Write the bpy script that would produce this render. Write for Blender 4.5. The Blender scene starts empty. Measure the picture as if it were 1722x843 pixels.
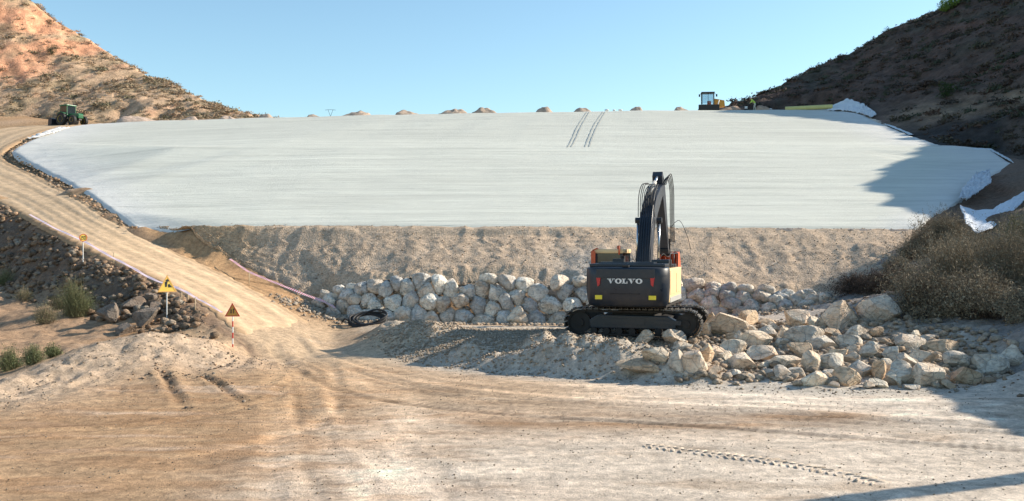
import bpy, bmesh, math, random
import numpy as np
from mathutils import Vector, Matrix, Euler, geometry
R = math.radians
random.seed(7); rng = np.random.default_rng(11)
SC = bpy.context.scene
COL = SC.collection

# ------------------------------------------------------------------ camera, sky, sun
EYE = 3.7
F = 1674.0
cam = bpy.data.cameras.new('camera'); cam.lens = 35.0; cam.sensor_width = 36.0
cam.clip_end = 4000; cam.clip_start = 0.1
camo = bpy.data.objects.new('camera', cam); COL.objects.link(camo)
camo.location = (0, 0, EYE); camo.rotation_euler = (R(90), 0, 0)
SC.camera = camo

SUN_EL, SUN_AZ = 27.0, 74.0          # azimuth clockwise from +Y (view direction)
world = bpy.data.worlds.new('World'); SC.world = world; world.use_nodes = True
nt = world.node_tree; nt.nodes.clear()
sky = nt.nodes.new('ShaderNodeTexSky'); sky.sky_type = 'NISHITA'; sky.sun_disc = False
sky.sun_elevation = R(SUN_EL); sky.sun_rotation = R(SUN_AZ)
sky.altitude = 100; sky.air_density = 1.0; sky.dust_density = 0.35; sky.ozone_density = 0.8
bg = nt.nodes.new('ShaderNodeBackground'); bg.inputs[1].default_value = 0.11
wo = nt.nodes.new('ShaderNodeOutputWorld')
tn = nt.nodes.new('ShaderNodeMix'); tn.data_type = 'RGBA'; tn.blend_type = 'MULTIPLY'; tn.inputs[0].default_value = 1.0
tn.inputs[7].default_value = (0.96, 1.13, 1.13, 1)
nt.links.new(sky.outputs[0], tn.inputs[6]); nt.links.new(tn.outputs[2], bg.inputs[0]); nt.links.new(bg.outputs[0], wo.inputs[0])
sl = bpy.data.lights.new('sun', 'SUN'); sl.energy = 5.0; sl.angle = R(0.53); sl.color = (1.0, 0.90, 0.745)
so = bpy.data.objects.new('sun', sl); COL.objects.link(so)
to_sun = Vector((math.sin(R(SUN_AZ))*math.cos(R(SUN_EL)), math.cos(R(SUN_AZ))*math.cos(R(SUN_EL)), math.sin(R(SUN_EL))))
so.rotation_euler = (-to_sun).to_track_quat('-Z', 'Y').to_euler(); so.location = (60, 20, 60)
SC.view_settings.view_transform = 'Standard'; SC.view_settings.look = 'None'
SC.view_settings.exposure = 0.66; SC.view_settings.gamma = 1.0
SC.cycles.max_bounces = 5

# ------------------------------------------------------------------ helpers
def W(px, py, d):                     # a direction seen from the camera, at its own distance d
    return Vector(((px-861)/F*d, d, EYE-(py-421.5)/F*d))
def G(px, py, z=0.0):
    return W(px, py, (EYE-z)*F/(py-421.5))

def smooth(a, b, x):
    t = np.clip((x-a)/(b-a), 0, 1); return t*t*(3-2*t)
_perm = np.random.default_rng(5).permutation(512)
_perm = np.concatenate([_perm, _perm])
_ga = np.random.default_rng(6).uniform(0, 2*np.pi, 512)
def gnoise(x, y, seed=0):
    x = np.asarray(x, float); y = np.asarray(y, float)
    xi = np.floor(x).astype(int); yi = np.floor(y).astype(int)
    xf = x-xi; yf = y-yi
    def g(ix, iy, fx, fy):
        h = _ga[_perm[(_perm[(ix+seed*37) & 511]+iy) & 511]]
        return np.cos(h)*fx+np.sin(h)*fy
    u = xf*xf*xf*(xf*(xf*6-15)+10); v = yf*yf*yf*(yf*(yf*6-15)+10)
    a = g(xi, yi, xf, yf); b = g(xi+1, yi, xf-1, yf)
    c = g(xi, yi+1, xf, yf-1); d = g(xi+1, yi+1, xf-1, yf-1)
    return 1.5*((a+u*(b-a))*(1-v)+(c+u*(d-c))*v)
def fbm(x, y, oct=4, seed=0, gain=0.5):
    s = 0; a = 1; t = 0
    for o in range(oct):
        s = s+a*gnoise(x*2**o, y*2**o, seed+o*3); t += a; a *= gain
    return s/t
def ridged(x, y, oct=4, seed=0):
    s = 0; a = 1; t = 0
    for o in range(oct):
        s = s+a*(1-2*np.abs(gnoise(x*2**o, y*2**o, seed+o*5))); t += a; a *= .5
    return s/t

def meta(o, label=None, cat=None, group=None, kind=None):
    if label: o['label'] = label
    if cat: o['category'] = cat
    if group: o['group'] = group
    if kind: o['kind'] = kind
    return o
def thing(name, loc, label, cat, group=None, rz=0):
    o = bpy.data.objects.new(name, None); COL.objects.link(o)
    o.location = loc; o.rotation_euler = (0, 0, rz); o.empty_display_size = .3
    return meta(o, label, cat, group)
def mesh_np(name, V, Fc, mat, parent=None, col=None, smoothf=False, quads=None):
    """V (n,3); Fc (m,3) or (m,4)"""
    me = bpy.data.meshes.new(name)
    V = np.asarray(V, np.float32); Fc = np.asarray(Fc, np.int32)
    k = Fc.shape[1]
    me.vertices.add(len(V)); me.vertices.foreach_set('co', V.ravel())
    me.loops.add(Fc.size); me.loops.foreach_set('vertex_index', Fc.ravel())
    me.polygons.add(len(Fc)); me.polygons.foreach_set('loop_start', np.arange(0, Fc.size, k, dtype=np.int32))
    me.polygons.foreach_set('loop_total', np.full(len(Fc), k, np.int32))
    if smoothf: me.polygons.foreach_set('use_smooth', np.ones(len(Fc), bool))
    me.update(calc_edges=True); me.validate()
    if col is not None:
        at = me.color_attributes.new('Col', 'FLOAT_COLOR', 'POINT')
        c = np.ones((len(V), 4), np.float32); c[:, :3] = col; at.data.foreach_set('color', c.ravel())
    if mat: me.materials.append(mat)
    o = bpy.data.objects.new(name, me); COL.objects.link(o)
    if parent: o.parent = parent
    return o

class MB:                              # collects shapes into ONE mesh
    def __init__(s): s.bm = bmesh.new(); s.mi = 0
    def _fin(s, faces, sm=False):
        for f in faces: f.material_index = s.mi; f.smooth = sm
    def box(s, c, size, rot=(0, 0, 0), bev=0.0, M=None):
        m = Matrix.Translation(c) @ Euler(rot).to_matrix().to_4x4() @ Matrix.Diagonal((*size, 1))
        if M is not None: m = M @ m
        before = set(s.bm.faces)
        r = bmesh.ops.create_cube(s.bm, size=1, matrix=m)
        if bev > 0:
            es = list({e for v in r['verts'] for e in v.link_edges})
            bmesh.ops.bevel(s.bm, geom=es, offset=bev, segments=2, affect='EDGES', profile=0.7)
        s._fin([f for f in s.bm.faces if f not in before]); return s
    def prism(s, prof, x0, x1, axis='x', bev=0.0, taper=None):     # profile in the other two axes
        before = set(s.bm.faces)
        def P(a, b, x):
            return {'x': (x, a, b), 'y': (a, x, b), 'z': (a, b, x)}[axis]
        A = [s.bm.verts.new(P(a, b, x0)) for a, b in prof]
        B = [s.bm.verts.new(P(a, b, x1)) for a, b in prof]
        fa = s.bm.faces.new(A); fb = s.bm.faces.new(B[::-1])
        n = len(prof); fs = [fa, fb]
        for i in range(n):
            fs.append(s.bm.faces.new((A[i], B[i], B[(i+1) % n], A[(i+1) % n])))
        bmesh.ops.recalc_face_normals(s.bm, faces=fs)
        if bev > 0:
            es = list({e for v in A+B for e in v.link_edges})
            bmesh.ops.bevel(s.bm, geom=es, offset=bev, segments=2, affect='EDGES', profile=0.7)
        s._fin([f for f in s.bm.faces if f not in before]); return s
    def tube(s, pts, r, n=8, r2=None, caps=True):
        pts = [Vector(p) for p in pts]; rings = []
        m = len(pts); before = set(s.bm.faces)
        up = None
        for i, p in enumerate(pts):
            t = (pts[min(i+1, m-1)]-pts[max(i-1, 0)]).normalized()
            if up is None:
                up = Vector((0, 0, 1)) if abs(t.z) < .9 else Vector((1, 0, 0))
            a = t.cross(up).normalized(); b = a.cross(t).normalized(); up = b
            rr = r if r2 is None else r+(r2-r)*i/(m-1)
            rings.append([s.bm.verts.new(p+(a*math.cos(k*2*math.pi/n)+b*math.sin(k*2*math.pi/n))*rr) for k in range(n)])
        for i in range(m-1):
            for k in range(n):
                s.bm.faces.new((rings[i][k], rings[i][(k+1) % n], rings[i+1][(k+1) % n], rings[i+1][k]))
        if caps: s.bm.faces.new(rings[0][::-1]); s.bm.faces.new(rings[-1])
        nf = [f for f in s.bm.faces if f not in before]
        s._fin(nf, True)
        for f in nf:
            if len(f.verts) > 4: f.smooth = False
        return s
    def lathe(s, prof, axis_o, axis_d, n=24):       # prof: (along, radius)
        o = Vector(axis_o); d = Vector(axis_d).normalized(); before = set(s.bm.faces)
        a = d.orthogonal().normalized(); b = d.cross(a)
        rings = [[s.bm.verts.new(o+d*h+(a*math.cos(k*2*math.pi/n)+b*math.sin(k*2*math.pi/n))*max(r, 1e-3)) for k in range(n)] for h, r in prof]
        for i in range(len(rings)-1):
            for k in range(n):
                s.bm.faces.new((rings[i][k], rings[i][(k+1) % n], rings[i+1][(k+1) % n], rings[i+1][k]))
        s.bm.faces.new(rings[0][::-1]); s.bm.faces.new(rings[-1])
        nf = [f for f in s.bm.faces if f not in before]
        bmesh.ops.recalc_face_normals(s.bm, faces=nf); s._fin(nf, False); return s
    def poly(s, pts, th=None, M=None):
        vs = [s.bm.verts.new(Vector(p)) for p in pts]; f = s.bm.faces.new(vs); s._fin([f]); return s
    def build(s, name, mats, parent=None, loc=None, rot=None):
        me = bpy.data.meshes.new(name); s.bm.to_mesh(me); s.bm.free()
        for m in (mats if isinstance(mats, (list, tuple)) else [mats]): me.materials.append(m)
        o = bpy.data.objects.new(name, me); COL.objects.link(o)
        if parent: o.parent = parent
        if loc is not None: o.location = loc
        if rot is not None: o.rotation_euler = rot
        return o

# ------------------------------------------------------------------ materials
def newmat(name):
    m = bpy.data.materials.new(name); m.use_nodes = True
    n = m.node_tree; b = n.nodes['Principled BSDF']; return m, n, b
def nd(n, t, **k):
    x = n.nodes.new(t)
    for a, v in k.items(): setattr(x, a, v)
    return x
def mixc(n, a, b, fac, mode='MIX'):
    x = nd(n, 'ShaderNodeMix', data_type='RGBA', blend_type=mode)
    for sock, v in ((x.inputs[0], fac), (x.inputs[6], a), (x.inputs[7], b)):
        if hasattr(v, 'is_output'): n.links.new(v, sock)
        else: sock.default_value = v if not isinstance(v, tuple) or len(v) == 4 else (*v, 1)
    return x.outputs[2]
def ramp(n, src, stops):
    r = nd(n, 'ShaderNodeValToRGB'); n.links.new(src, r.inputs[0])
    e = r.color_ramp.elements
    while len(e) < len(stops): e.new(.5)
    for i, (p, c) in enumerate(stops):
        e[i].position = p; e[i].color = (*c, 1) if isinstance(c, tuple) else (c, c, c, 1)
    return r.outputs[0]
def noise(n, scale, detail=5, rough=.6, vec=None, dist=0.0):
    x = nd(n, 'ShaderNodeTexNoise'); x.inputs['Scale'].default_value = scale
    x.inputs['Detail'].default_value = detail; x.inputs['Roughness'].default_value = rough
    x.inputs['Distortion'].default_value = dist
    if vec is not None: n.links.new(vec, x.inputs['Vector'])
    return x.outputs['Fac']
def geopos(n, scale=None, obj=False):
    if obj: p = nd(n, 'ShaderNodeTexCoord').outputs['Object']
    else: p = nd(n, 'ShaderNodeNewGeometry').outputs['Position']
    if scale is None: return p
    m = nd(n, 'ShaderNodeMapping'); m.inputs['Scale'].default_value = scale; n.links.new(p, m.inputs[0]); return m.outputs[0]
def bump(n, b, h, dist=.02, strength=1.0):
    x = nd(n, 'ShaderNodeBump'); x.inputs['Distance'].default_value = dist; x.inputs['Strength'].default_value = strength
    n.links.new(h, x.inputs['Height']); n.links.new(x.outputs[0], b.inputs['Normal'])
def add(n, a, b, ma=1.0, mb=1.0):
    x = nd(n, 'ShaderNodeMath', operation='MULTIPLY'); n.links.new(a, x.inputs[0]); x.inputs[1].default_value = ma
    y = nd(n, 'ShaderNodeMath', operation='MULTIPLY_ADD'); n.links.new(b, y.inputs[0]); y.inputs[1].default_value = mb
    n.links.new(x.outputs[0], y.inputs[2]); return y.outputs[0]

def dirt_mat(name, fine=6.0, fine_amt=.5, bumpd=.03, gravel=None, streak=None):
    m, n, b = newmat(name); b.inputs['Roughness'].default_value = .95; b.inputs['Specular IOR Level'].default_value = .15
    c = nd(n, 'ShaderNodeVertexColor', layer_name='Col').outputs[0]
    p = geopos(n)
    n1 = noise(n, fine, 8, .7, p)
    lo, hi = 1-fine_amt, 1+fine_amt
    c = mixc(n, c, ramp(n, n1, [(.25, lo), (.75, hi)]), 1.0, 'MULTIPLY')
    n2 = noise(n, fine*6, 6, .75, p)
    c = mixc(n, c, ramp(n, n2, [(.3, 1-fine_amt*.6), (.7, 1+fine_amt*.6)]), 1.0, 'MULTIPLY')
    h = add(n, n1, n2, 1.0, .45)
    if gravel:
        v = nd(n, 'ShaderNodeTexVoronoi', feature='F1'); v.inputs['Scale'].default_value = gravel; n.links.new(p, v.inputs['Vector'])
        vc = nd(n, 'ShaderNodeSeparateColor'); n.links.new(v.outputs['Color'], vc.inputs[0])
        c = mixc(n, c, ramp(n, vc.outputs[0], [(0, .75), (1, 1.25)]), 1.0, 'MULTIPLY')
        h = add(n, h, v.outputs['Distance'], 1.0, -.8)
    n.links.new(c, b.inputs['Base Color']); bump(n, b, h, bumpd)
    return m

def rock_mat(name, base, tint, dark, scale=2.0, objcol=True):
    m, n, b = newmat(name); b.inputs['Roughness'].default_value = .88; b.inputs['Specular IOR Level'].default_value = .25
    p = geopos(n)
    n1 = noise(n, scale, 6, .6, p, .4); n2 = noise(n, scale*4.5, 8, .7, p)
    c = mixc(n, (*base, 1), (*tint, 1), ramp(n, n1, [(.42, 0.0), (.66, 1.0)]))
    c = mixc(n, c, (*dark, 1), ramp(n, n2, [(.50, 0.0), (.68, .80)]))
    n4 = noise(n, scale*1.4, 4, .7, geopos(n, (1, 1, 2.6)), 1.2); c = mixc(n, c, ramp(n, n4, [(.35, .70), (.5, 1.0), (.7, 1.16)]), 1.0, 'MULTIPLY')
    n3 = noise(n, scale*22, 6, .8, p)
    c = mixc(n, c, ramp(n, n3, [(.25, .78), (.75, 1.18)]), 1.0, 'MULTIPLY')
    if objcol:
        oi = nd(n, 'ShaderNodeObjectInfo').outputs['Color']; c = mixc(n, c, oi, 1.0, 'MULTIPLY')
    else:
        c = mixc(n, c, nd(n, 'ShaderNodeVertexColor', layer_name='Col').outputs[0], 1.0, 'MULTIPLY')
    n.links.new(c, b.inputs['Base Color'])
    vo = nd(n, 'ShaderNodeTexVoronoi', feature='DISTANCE_TO_EDGE'); vo.inputs['Scale'].default_value = scale*1.7; n.links.new(p, vo.inputs['Vector'])
    h = add(n, n2, n1, 1.0, 1.0); h = add(n, h, ramp(n, vo.outputs[0], [(0, 0.0), (.05, 1.0)]), 1.0, .35)
    bump(n, b, h, .075); return m

def paint(name, col, rough=.4, metal=0.0, dirt=.25, dirtcol=(.25, .2, .15), scale=3.0, spec=.5):
    m, n, b = newmat(name)
    p = geopos(n, obj=True)
    n1 = noise(n, scale, 7, .7, p); n2 = noise(n, scale*9, 5, .7, p)
    f = nd(n, 'ShaderNodeMath', operation='MULTIPLY'); n.links.new(ramp(n, n1, [(.45, 0.0), (.75, 1.0)]), f.inputs[0]); f.inputs[1].default_value = dirt
    c = mixc(n, (*col, 1), (*dirtcol, 1), f.outputs[0])
    c = mixc(n, c, ramp(n, n2, [(.2, .85), (.8, 1.12)]), 1.0, 'MULTIPLY')
    n.links.new(c, b.inputs['Base Color']); b.inputs['Metallic'].default_value = metal
    n.links.new(ramp(n, n1, [(.3, rough*.8), (.7, min(1, rough*1.5))]), b.inputs['Roughness'])
    b.inputs['Specular IOR Level'].default_value = spec
    return m
def leafmat(name, colA, colB):
    m, n, b = newmat(name); b.inputs['Roughness'].default_value = .8; b.inputs['Specular IOR Level'].default_value = .15
    c = nd(n, 'ShaderNodeVertexColor', layer_name='Col').outputs[0]
    r = nd(n, 'ShaderNodeObjectInfo').outputs['Random']
    c = mixc(n, c, mixc(n, (*colA, 1), (*colB, 1), r), 1.0, 'MULTIPLY')
    n.links.new(c, b.inputs['Base Color']); return m

M_ground = dirt_mat('yard_dirt', 4.0, .48, .055)
M_road = dirt_mat('road_dirt', 3.0, .3, .03)
M_gravelslope = dirt_mat('gravelly_fill', 1.6, .15, .03, gravel=13.0)
M_hill = dirt_mat('hill_soil', .5, .45, .35)
M_wallrock = rock_mat('wall_limestone', (.80, .75, .68), (.66, .57, .48), (.30, .26, .22), 1.9)
M_boulder = rock_mat('boulder_limestone', (.76, .68, .57), (.68, .53, .40), (.36, .29, .23), 1.6)
M_rubble = rock_mat('rubble_stone', (.44, .33, .235), (.48, .31, .20), (.16, .12, .09), 2.5, objcol=False)
M_pebble = rock_mat('loose_gravel', (.62, .50, .38), (.56, .42, .30), (.25, .21, .18), 6.0, objcol=False)
M_navy = paint('charcoal_paint', (.010, .018, .032), .34, dirt=.5, dirtcol=(.075, .062, .05), scale=1.6)
M_boom = paint('dark_boom_paint', (.018, .026, .042), .38, dirt=.35, dirtcol=(.10, .09, .08))
M_yellow = paint('warm_yellow_paint', (.80, .58, .31), .4, dirt=.4, dirtcol=(.5, .42, .33))
M_steel = paint('worn_dark_steel', (.022, .020, .020), .55, .3, dirt=.4, dirtcol=(.07, .055, .045))
M_shoe = paint('polished_track_steel', (.10, .095, .09), .42, .6, dirt=.5, dirtcol=(.16, .13, .10))
M_chrome = paint('cylinder_chrome', (.55, .6, .66), .22, .9, dirt=.1)
M_greyp = paint('grey_side_paint', (.42, .42, .40), .45, dirt=.5, dirtcol=(.45, .38, .3))
M_orange = paint('orange_red_paint', (.62, .11, .035), .45, dirt=.3)
M_glass = paint('dark_cab_glass', (.02, .03, .035), .08, dirt=.05, spec=.8)
M_rubber = paint('black_rubber', (.018, .018, .02), .6, dirt=.3, dirtcol=(.08, .07, .06))
M_white = paint('white_plastic', (.78, .78, .76), .5, dirt=.15)
M_red = paint('red_plastic', (.55, .03, .03), .4, dirt=.1)
M_yel = paint('reflector_yellow', (.80, .66, .04), .4, dirt=.1)
M_signyel = paint('sign_yellow', (.85, .60, .10), .45, dirt=.1)
M_black = paint('black_paint', (.02, .02, .02), .5, dirt=.1)
M_green = paint('tractor_green', (.012, .13, .05), .35, dirt=.2)
M_rim = paint('rim_yellow', (.85, .62, .02), .4, dirt=.1)
M_wood = paint('pale_wood', (.5, .38, .24), .8, dirt=.2)
M_amber = paint('machine_amber', (.75, .36, .04), .4, dirt=.2)
M_hivis = paint('hi_vis_cloth', (.55, .75, .12), .8, dirt=.1)
M_skin = paint('skin', (.45, .27, .18), .6, dirt=.05)
M_trouser = paint('pale_workwear', (.55, .55, .48), .85, dirt=.2)
M_roll = paint('pale_yellow_roll', (.66, .58, .22), .6, dirt=.2, scale=1.0)

# ------------------------------------------------------------------ terrain: heights from survey lines
CP = []
def line(*pts, step=2.5, dz=0.0):
    ps = [Vector(p) if len(p) == 3 and not isinstance(p, tuple) else p for p in pts]
    for i in range(len(ps)-1):
        a, b = Vector(ps[i]), Vector(ps[i+1])
        k = max(1, int((b-a).length/step))
        for j in range(k): CP.append(tuple(a.lerp(b, j/k)+Vector((0, 0, dz))))
    CP.append(tuple(Vector(ps[-1])+Vector((0, 0, dz))))
def wl(*l, **k): line(*[W(*p) for p in l], **k)
def D1(px, py): return W(px, py, -11.55/((421.5-py)/F-.248))
def D2(px, py): return W(px, py, -7.23/((421.5-py)/F-.194))
# flat yard
for Y in (-60, -20, 0, 8, 13, 18, 22, 25):
    for X in (-90, -45, -22, -14, -8, -3, 2, 6, 8.5):
        CP.append((X, Y, 0.0))
foot = [G(500, 602), G(560, 590), G(650, 601), G(760, 620), G(900, 632), G(1050, 640), G(1200, 650), G(1400, 660), G(1600, 658), G(1722, 645)]
line(*foot)
line(G(560, 560, .25), G(660, 552, .65), G(760, 562, .7), G(850, 574, .7), G(950, 580, .7), G(1050, 590, .7), G(1130, 600, .6))
line(G(660, 546, .6), G(860, 549, .68), G(960, 556, .7), G(1180, 556, .75))
line(G(1000, 566, .7), G(1120, 566, .7))
# wall foot, top, ground behind
WALLB = [W(528, 512, 46.5), W(560, 530, 45.4), W(600, 540, 44.6), W(700, 545, 44.2), W(860, 547, 44), W(1000, 547, 43.6), W(1180, 538, 43), W(1300, 522, 42.4), W(1395, 508, 41.8)]
WALLT = [W(545, 499, 47.2), W(570, 486, 46.6), W(610, 474, 45.8), W(700, 463, 45.4), W(860, 465, 45.2), W(1000, 466, 44.9), W(1180, 472, 44.2), W(1300, 490, 43.3), W(1400, 500, 42.3)]
line(*WALLB)
line(*[p+Vector((0, .55, -.12)) for p in WALLT])
wl((545, 480, 47.9), (600, 464, 47.5), (700, 456, 46.9), (800, 454, 46.6), (950, 458, 46.4), (1150, 468, 45.9), (1250, 478, 45.4), (1370, 494, 44.3), (1430, 490, 43.6))
wl((560, 462, 48.1), (700, 446, 47.3), (850, 443, 47), (1000, 444, 46.8), (1200, 455, 46.3), (1370, 474, 44.9), (1440, 474, 44.2))
wl((400, 420, 51), (600, 409, 50.4), (860, 405, 50.0), (1200, 406, 49.6), (1520, 410, 48.9))
wl((400, 398, 51.6), (600, 397, 51.0), (860, 397, 50.7), (1200, 398, 50.2), (1520, 400, 49.6))
FOOTW = [W(236, 380, 53.4), W(320, 381, 52.2), W(600, 383, 51.6), W(861, 384, 51.2), W(1200, 386, 50.9), W(1545, 388, 50.5)]
line(*[p+Vector((0, -.25, -.1)) for p in FOOTW])
line(*FOOTW)
# dam face
LEFTW = [W(236, 380, 53.4), W(190, 358, 56.5), W(150, 330, 62), W(85, 295, 74), W(20, 256, 88), W(60, 233, 105), W(108, 216, 128), W(150, 210, 140)]
RIGHTW = [W(1545, 388, 50.5), D1(1580, 362), D1(1620, 341), D1(1662, 299), D1(1708, 278), D1(1665, 252), D1(1592, 248.5), D2(1530, 228), W(1475, 205, 111), W(1448, 190, 122), W(1425, 173, 126)]
BREAK = [W(70, 250, 90), D1(300, 248), D1(861, 248), D1(1400, 248), D1(1592, 248.5)]
CREST = [W(150, 210, 140), W(250, 205, 138.5), W(430, 199, 135.5), W(640, 194, 132.6), W(861, 190, 130), W(1130, 186.5, 128), W(1330, 185, 126.5), W(1400, 184, 126), W(1448, 190, 122)]
line(*LEFTW); line(*RIGHTW[:-1]); line(*BREAK[1:], step=6); line(*CREST, step=4)
# crest top (flat), behind it
for p in CREST[:-1]:
    CP.append((p.x*1.06, p.y+8, p.z+.0)); CP.append((p.x*1.08, p.y+14, p.z-.6))
for X in (-30, 0, 20): CP.append((X, 190, 10))
CP.append((-20, 400, -20)); CP.append((60, 400, -20))
# haul road edges
ROUT = [W(432, 602, 34), W(395, 560, 36.2), W(330, 508, 40), W(240, 462, 43.8), W(150, 424, 48), W(70, 382, 54), W(0, 344, 62), W(-120, 285, 84), W(-90, 238, 118), W(0, 216, 141), W(85, 210.5, 149)]
RINN = [W(545, 556, 41.8), W(500, 528, 43.8), W(400, 472, 47.8), W(300, 424, 51.3), W(222, 384, 54.2), W(175, 358, 57.2), W(135, 332, 62.5), W(70, 297, 75), W(6, 262, 88.5), W(46, 233, 106), W(95, 216, 129), W(145, 210.3, 142)]
line(*ROUT); line(*RINN)
for p in ROUT[6:10]: CP.append((p.x-6, p.y-2, p.z-1.5))
wl((385, 437, 50.6), (440, 466, 49), (500, 498, 47.3), (530, 520, 45.6))
wl((330, 400, 51.8), (370, 415, 51.3))
wl((262, 392, 53), (320, 425, 51.2))
# embankment toe + ravine floor + mound
wl((0, 478, 52), (60, 492, 47), (100, 503, 44.5), (200, 521, 41.2), (270, 543, 38), (310, 556, 36.5))
wl((0, 560, 37.5), (60, 555, 38.5), (120, 550, 39), (200, 552, 38))
wl((0, 625, 31), (60, 612, 32), (120, 600, 32.6), (200, 580, 34))
CP.extend([(-22, 40, .6), (-30, 46, 1.0), (-40, 55, 1.5), (-20, 32, .2), (-30, 32, .2), (-70, 60, 3), (-60, 40, 1)])
wl((-20, 668, 24.5), (0, 655, 25.6), (60, 628, 27.5), (120, 600, 29), (180, 573, 30.4), (240, 560, 31.2), (300, 562, 31.8), (345, 580, 32), (375, 590, 32.4))
wl((0, 672, 24.9), (100, 655, 26.2), (180, 650, 26.8), (260, 640, 27.4), (330, 625, 29.2), (400, 618, 31.2))
wl((60, 650, 26.6), (160, 618, 28.4), (240, 600, 29.4), (320, 600, 30.5))
wl((345, 545, 36), (385, 575, 34.2), (405, 600, 33.1))
# heap ground and right bank
wl((1130, 620, 30.6), (1180, 600, 32), (1250, 592, 32.5), (1330, 600, 30.8), (1400, 600, 29.8), (1480, 600, 29.6), (1560, 603, 29.3), (1640, 612, 28.6))
wl((1180, 560, 36), (1300, 560, 35.5), (1400, 560, 33.6), (1480, 560, 33), (1560, 566, 32), (1650, 585, 30.2))
wl((1230, 545, 39), (1300, 535, 39.5), (1400, 530, 37.5), (1480, 525, 36), (1560, 535, 34.4), (1640, 545, 33), (1722, 556, 31))
wl((1420, 505, 41), (1500, 500, 38), (1600, 505, 36), (1722, 510, 34.5))
CP.extend([(10.5, 18, .05), (11.5, 13, .05), (13, 23, .25), (15, 27, .8), (16, 20, 1.3), (18, 24, 3.4), (17.5, 28, 2.6), (21.5, 26, 6.1), (22, 21, 6.4), (20.5, 18.6, 4.9), (24, 32, 6.6), (28, 28, 8.6), (27, 36, 8.0), (19, 17.5, 1.3), (24, 17.6, 2.6),
           (16, 14, .2), (22, 12, .3), (30, 14, .8), (40, 5, .8), (30, 0, .2), (40, -40, 0), (90, -40, 0), (90, 0, 2), (40, 22, 9), (60, 30, 12)])
wl((1722, 455, 42), (1620, 430, 44), (1560, 420, 46))
wl((1560, 400, 50.2), (1600, 385, 51.5), (1640, 372, 52.5), (1722, 362, 54), (1850, 340, 52))
wl((1600, 362, 55), (1640, 345, 58.5), (1722, 292, 68), (1850, 230, 66))
wl((1668, 300, 67), (1730, 278, 74), (1860, 200, 76))
CP.extend([(29, 41, 7.5), (36, 47, 12), (42, 52, 14.5), (50, 60, 20.5), (62, 76, 28.5), (55, 68, 24)])
# right hill
wl((1200, 185, 140), (1300, 184, 136), (1400, 182, 132), (1440, 182, 129), (1470, 196, 115), (1535, 222, 97), (1595, 243, 85), (1668, 248, 83.5), (1716, 276, 73.5))
wl((1300, 168, 146), (1400, 150, 142), (1500, 178, 118), (1600, 195, 98), (1722, 212, 84))
wl((1350, 140, 155), (1420, 118, 155), (1500, 120, 138), (1600, 140, 118), (1722, 150, 100), (1850, 130, 92))
RIDGE_R = [W(1190, 187, 146), W(1225, 180, 150), W(1290, 151, 160), W(1340, 124, 165), W(1400, 102, 168), W(1450, 77, 165), W(1500, 47, 160), W(1560, 32, 155), W(1620, 12, 150), W(1722, -13, 140), W(1900, -75, 130), W(2100, -100, 110), W(2300, -160, 90)]
line(*RIDGE_R, step=4)
wl((1540, 80, 145), (1650, 60, 128), (1722, 60, 120))
CP.extend([(100, 146, 59), (112, 180, 60), (90, 205, 45), (70, 230, 25), (50, 220, 18), (130, 120, 56), (120, 95, 44), (140, 80, 44), (160, 240, 40), (110, 60, 34), (45, 185, 22)])
# left hill
wl((-260, 215, 150), (-120, 213, 152), (0, 207, 160), (60, 209, 158), (150, 206, 152), (300, 201, 148), (420, 198, 146))
wl((-150, 130, 165), (0, 130, 172), (100, 150, 170), (200, 165, 165), (300, 180, 158))
wl((-150, 30, 180), (0, 60, 180), (100, 95, 180), (200, 130, 175))
RIDGE_L = [W(452, 197, 147), W(430, 195, 150), W(380, 182, 158), W(330, 160, 168), W(290, 142, 173), W(250, 127, 178), W(215, 108, 183), W(190, 92, 186), W(150, 64, 189), W(100, 37, 190), W(45, 0, 190), W(-60, -60, 190), W(-300, -200, 185)]
line(*RIDGE_L, step=4)
CP.extend([(-60, 230, 20), (-100, 240, 45), (-140, 250, 60), (-170, 150, 60), (-150, 100, 30), (-120, 90, 20), (-200, 60, 30), (-200, 300, 30), (-40, 200, 12)])
for a in range(0, 360, 30): CP.append((700*math.cos(R(a)), 700*math.sin(R(a)), -6 if a < 180 else 0))

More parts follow.
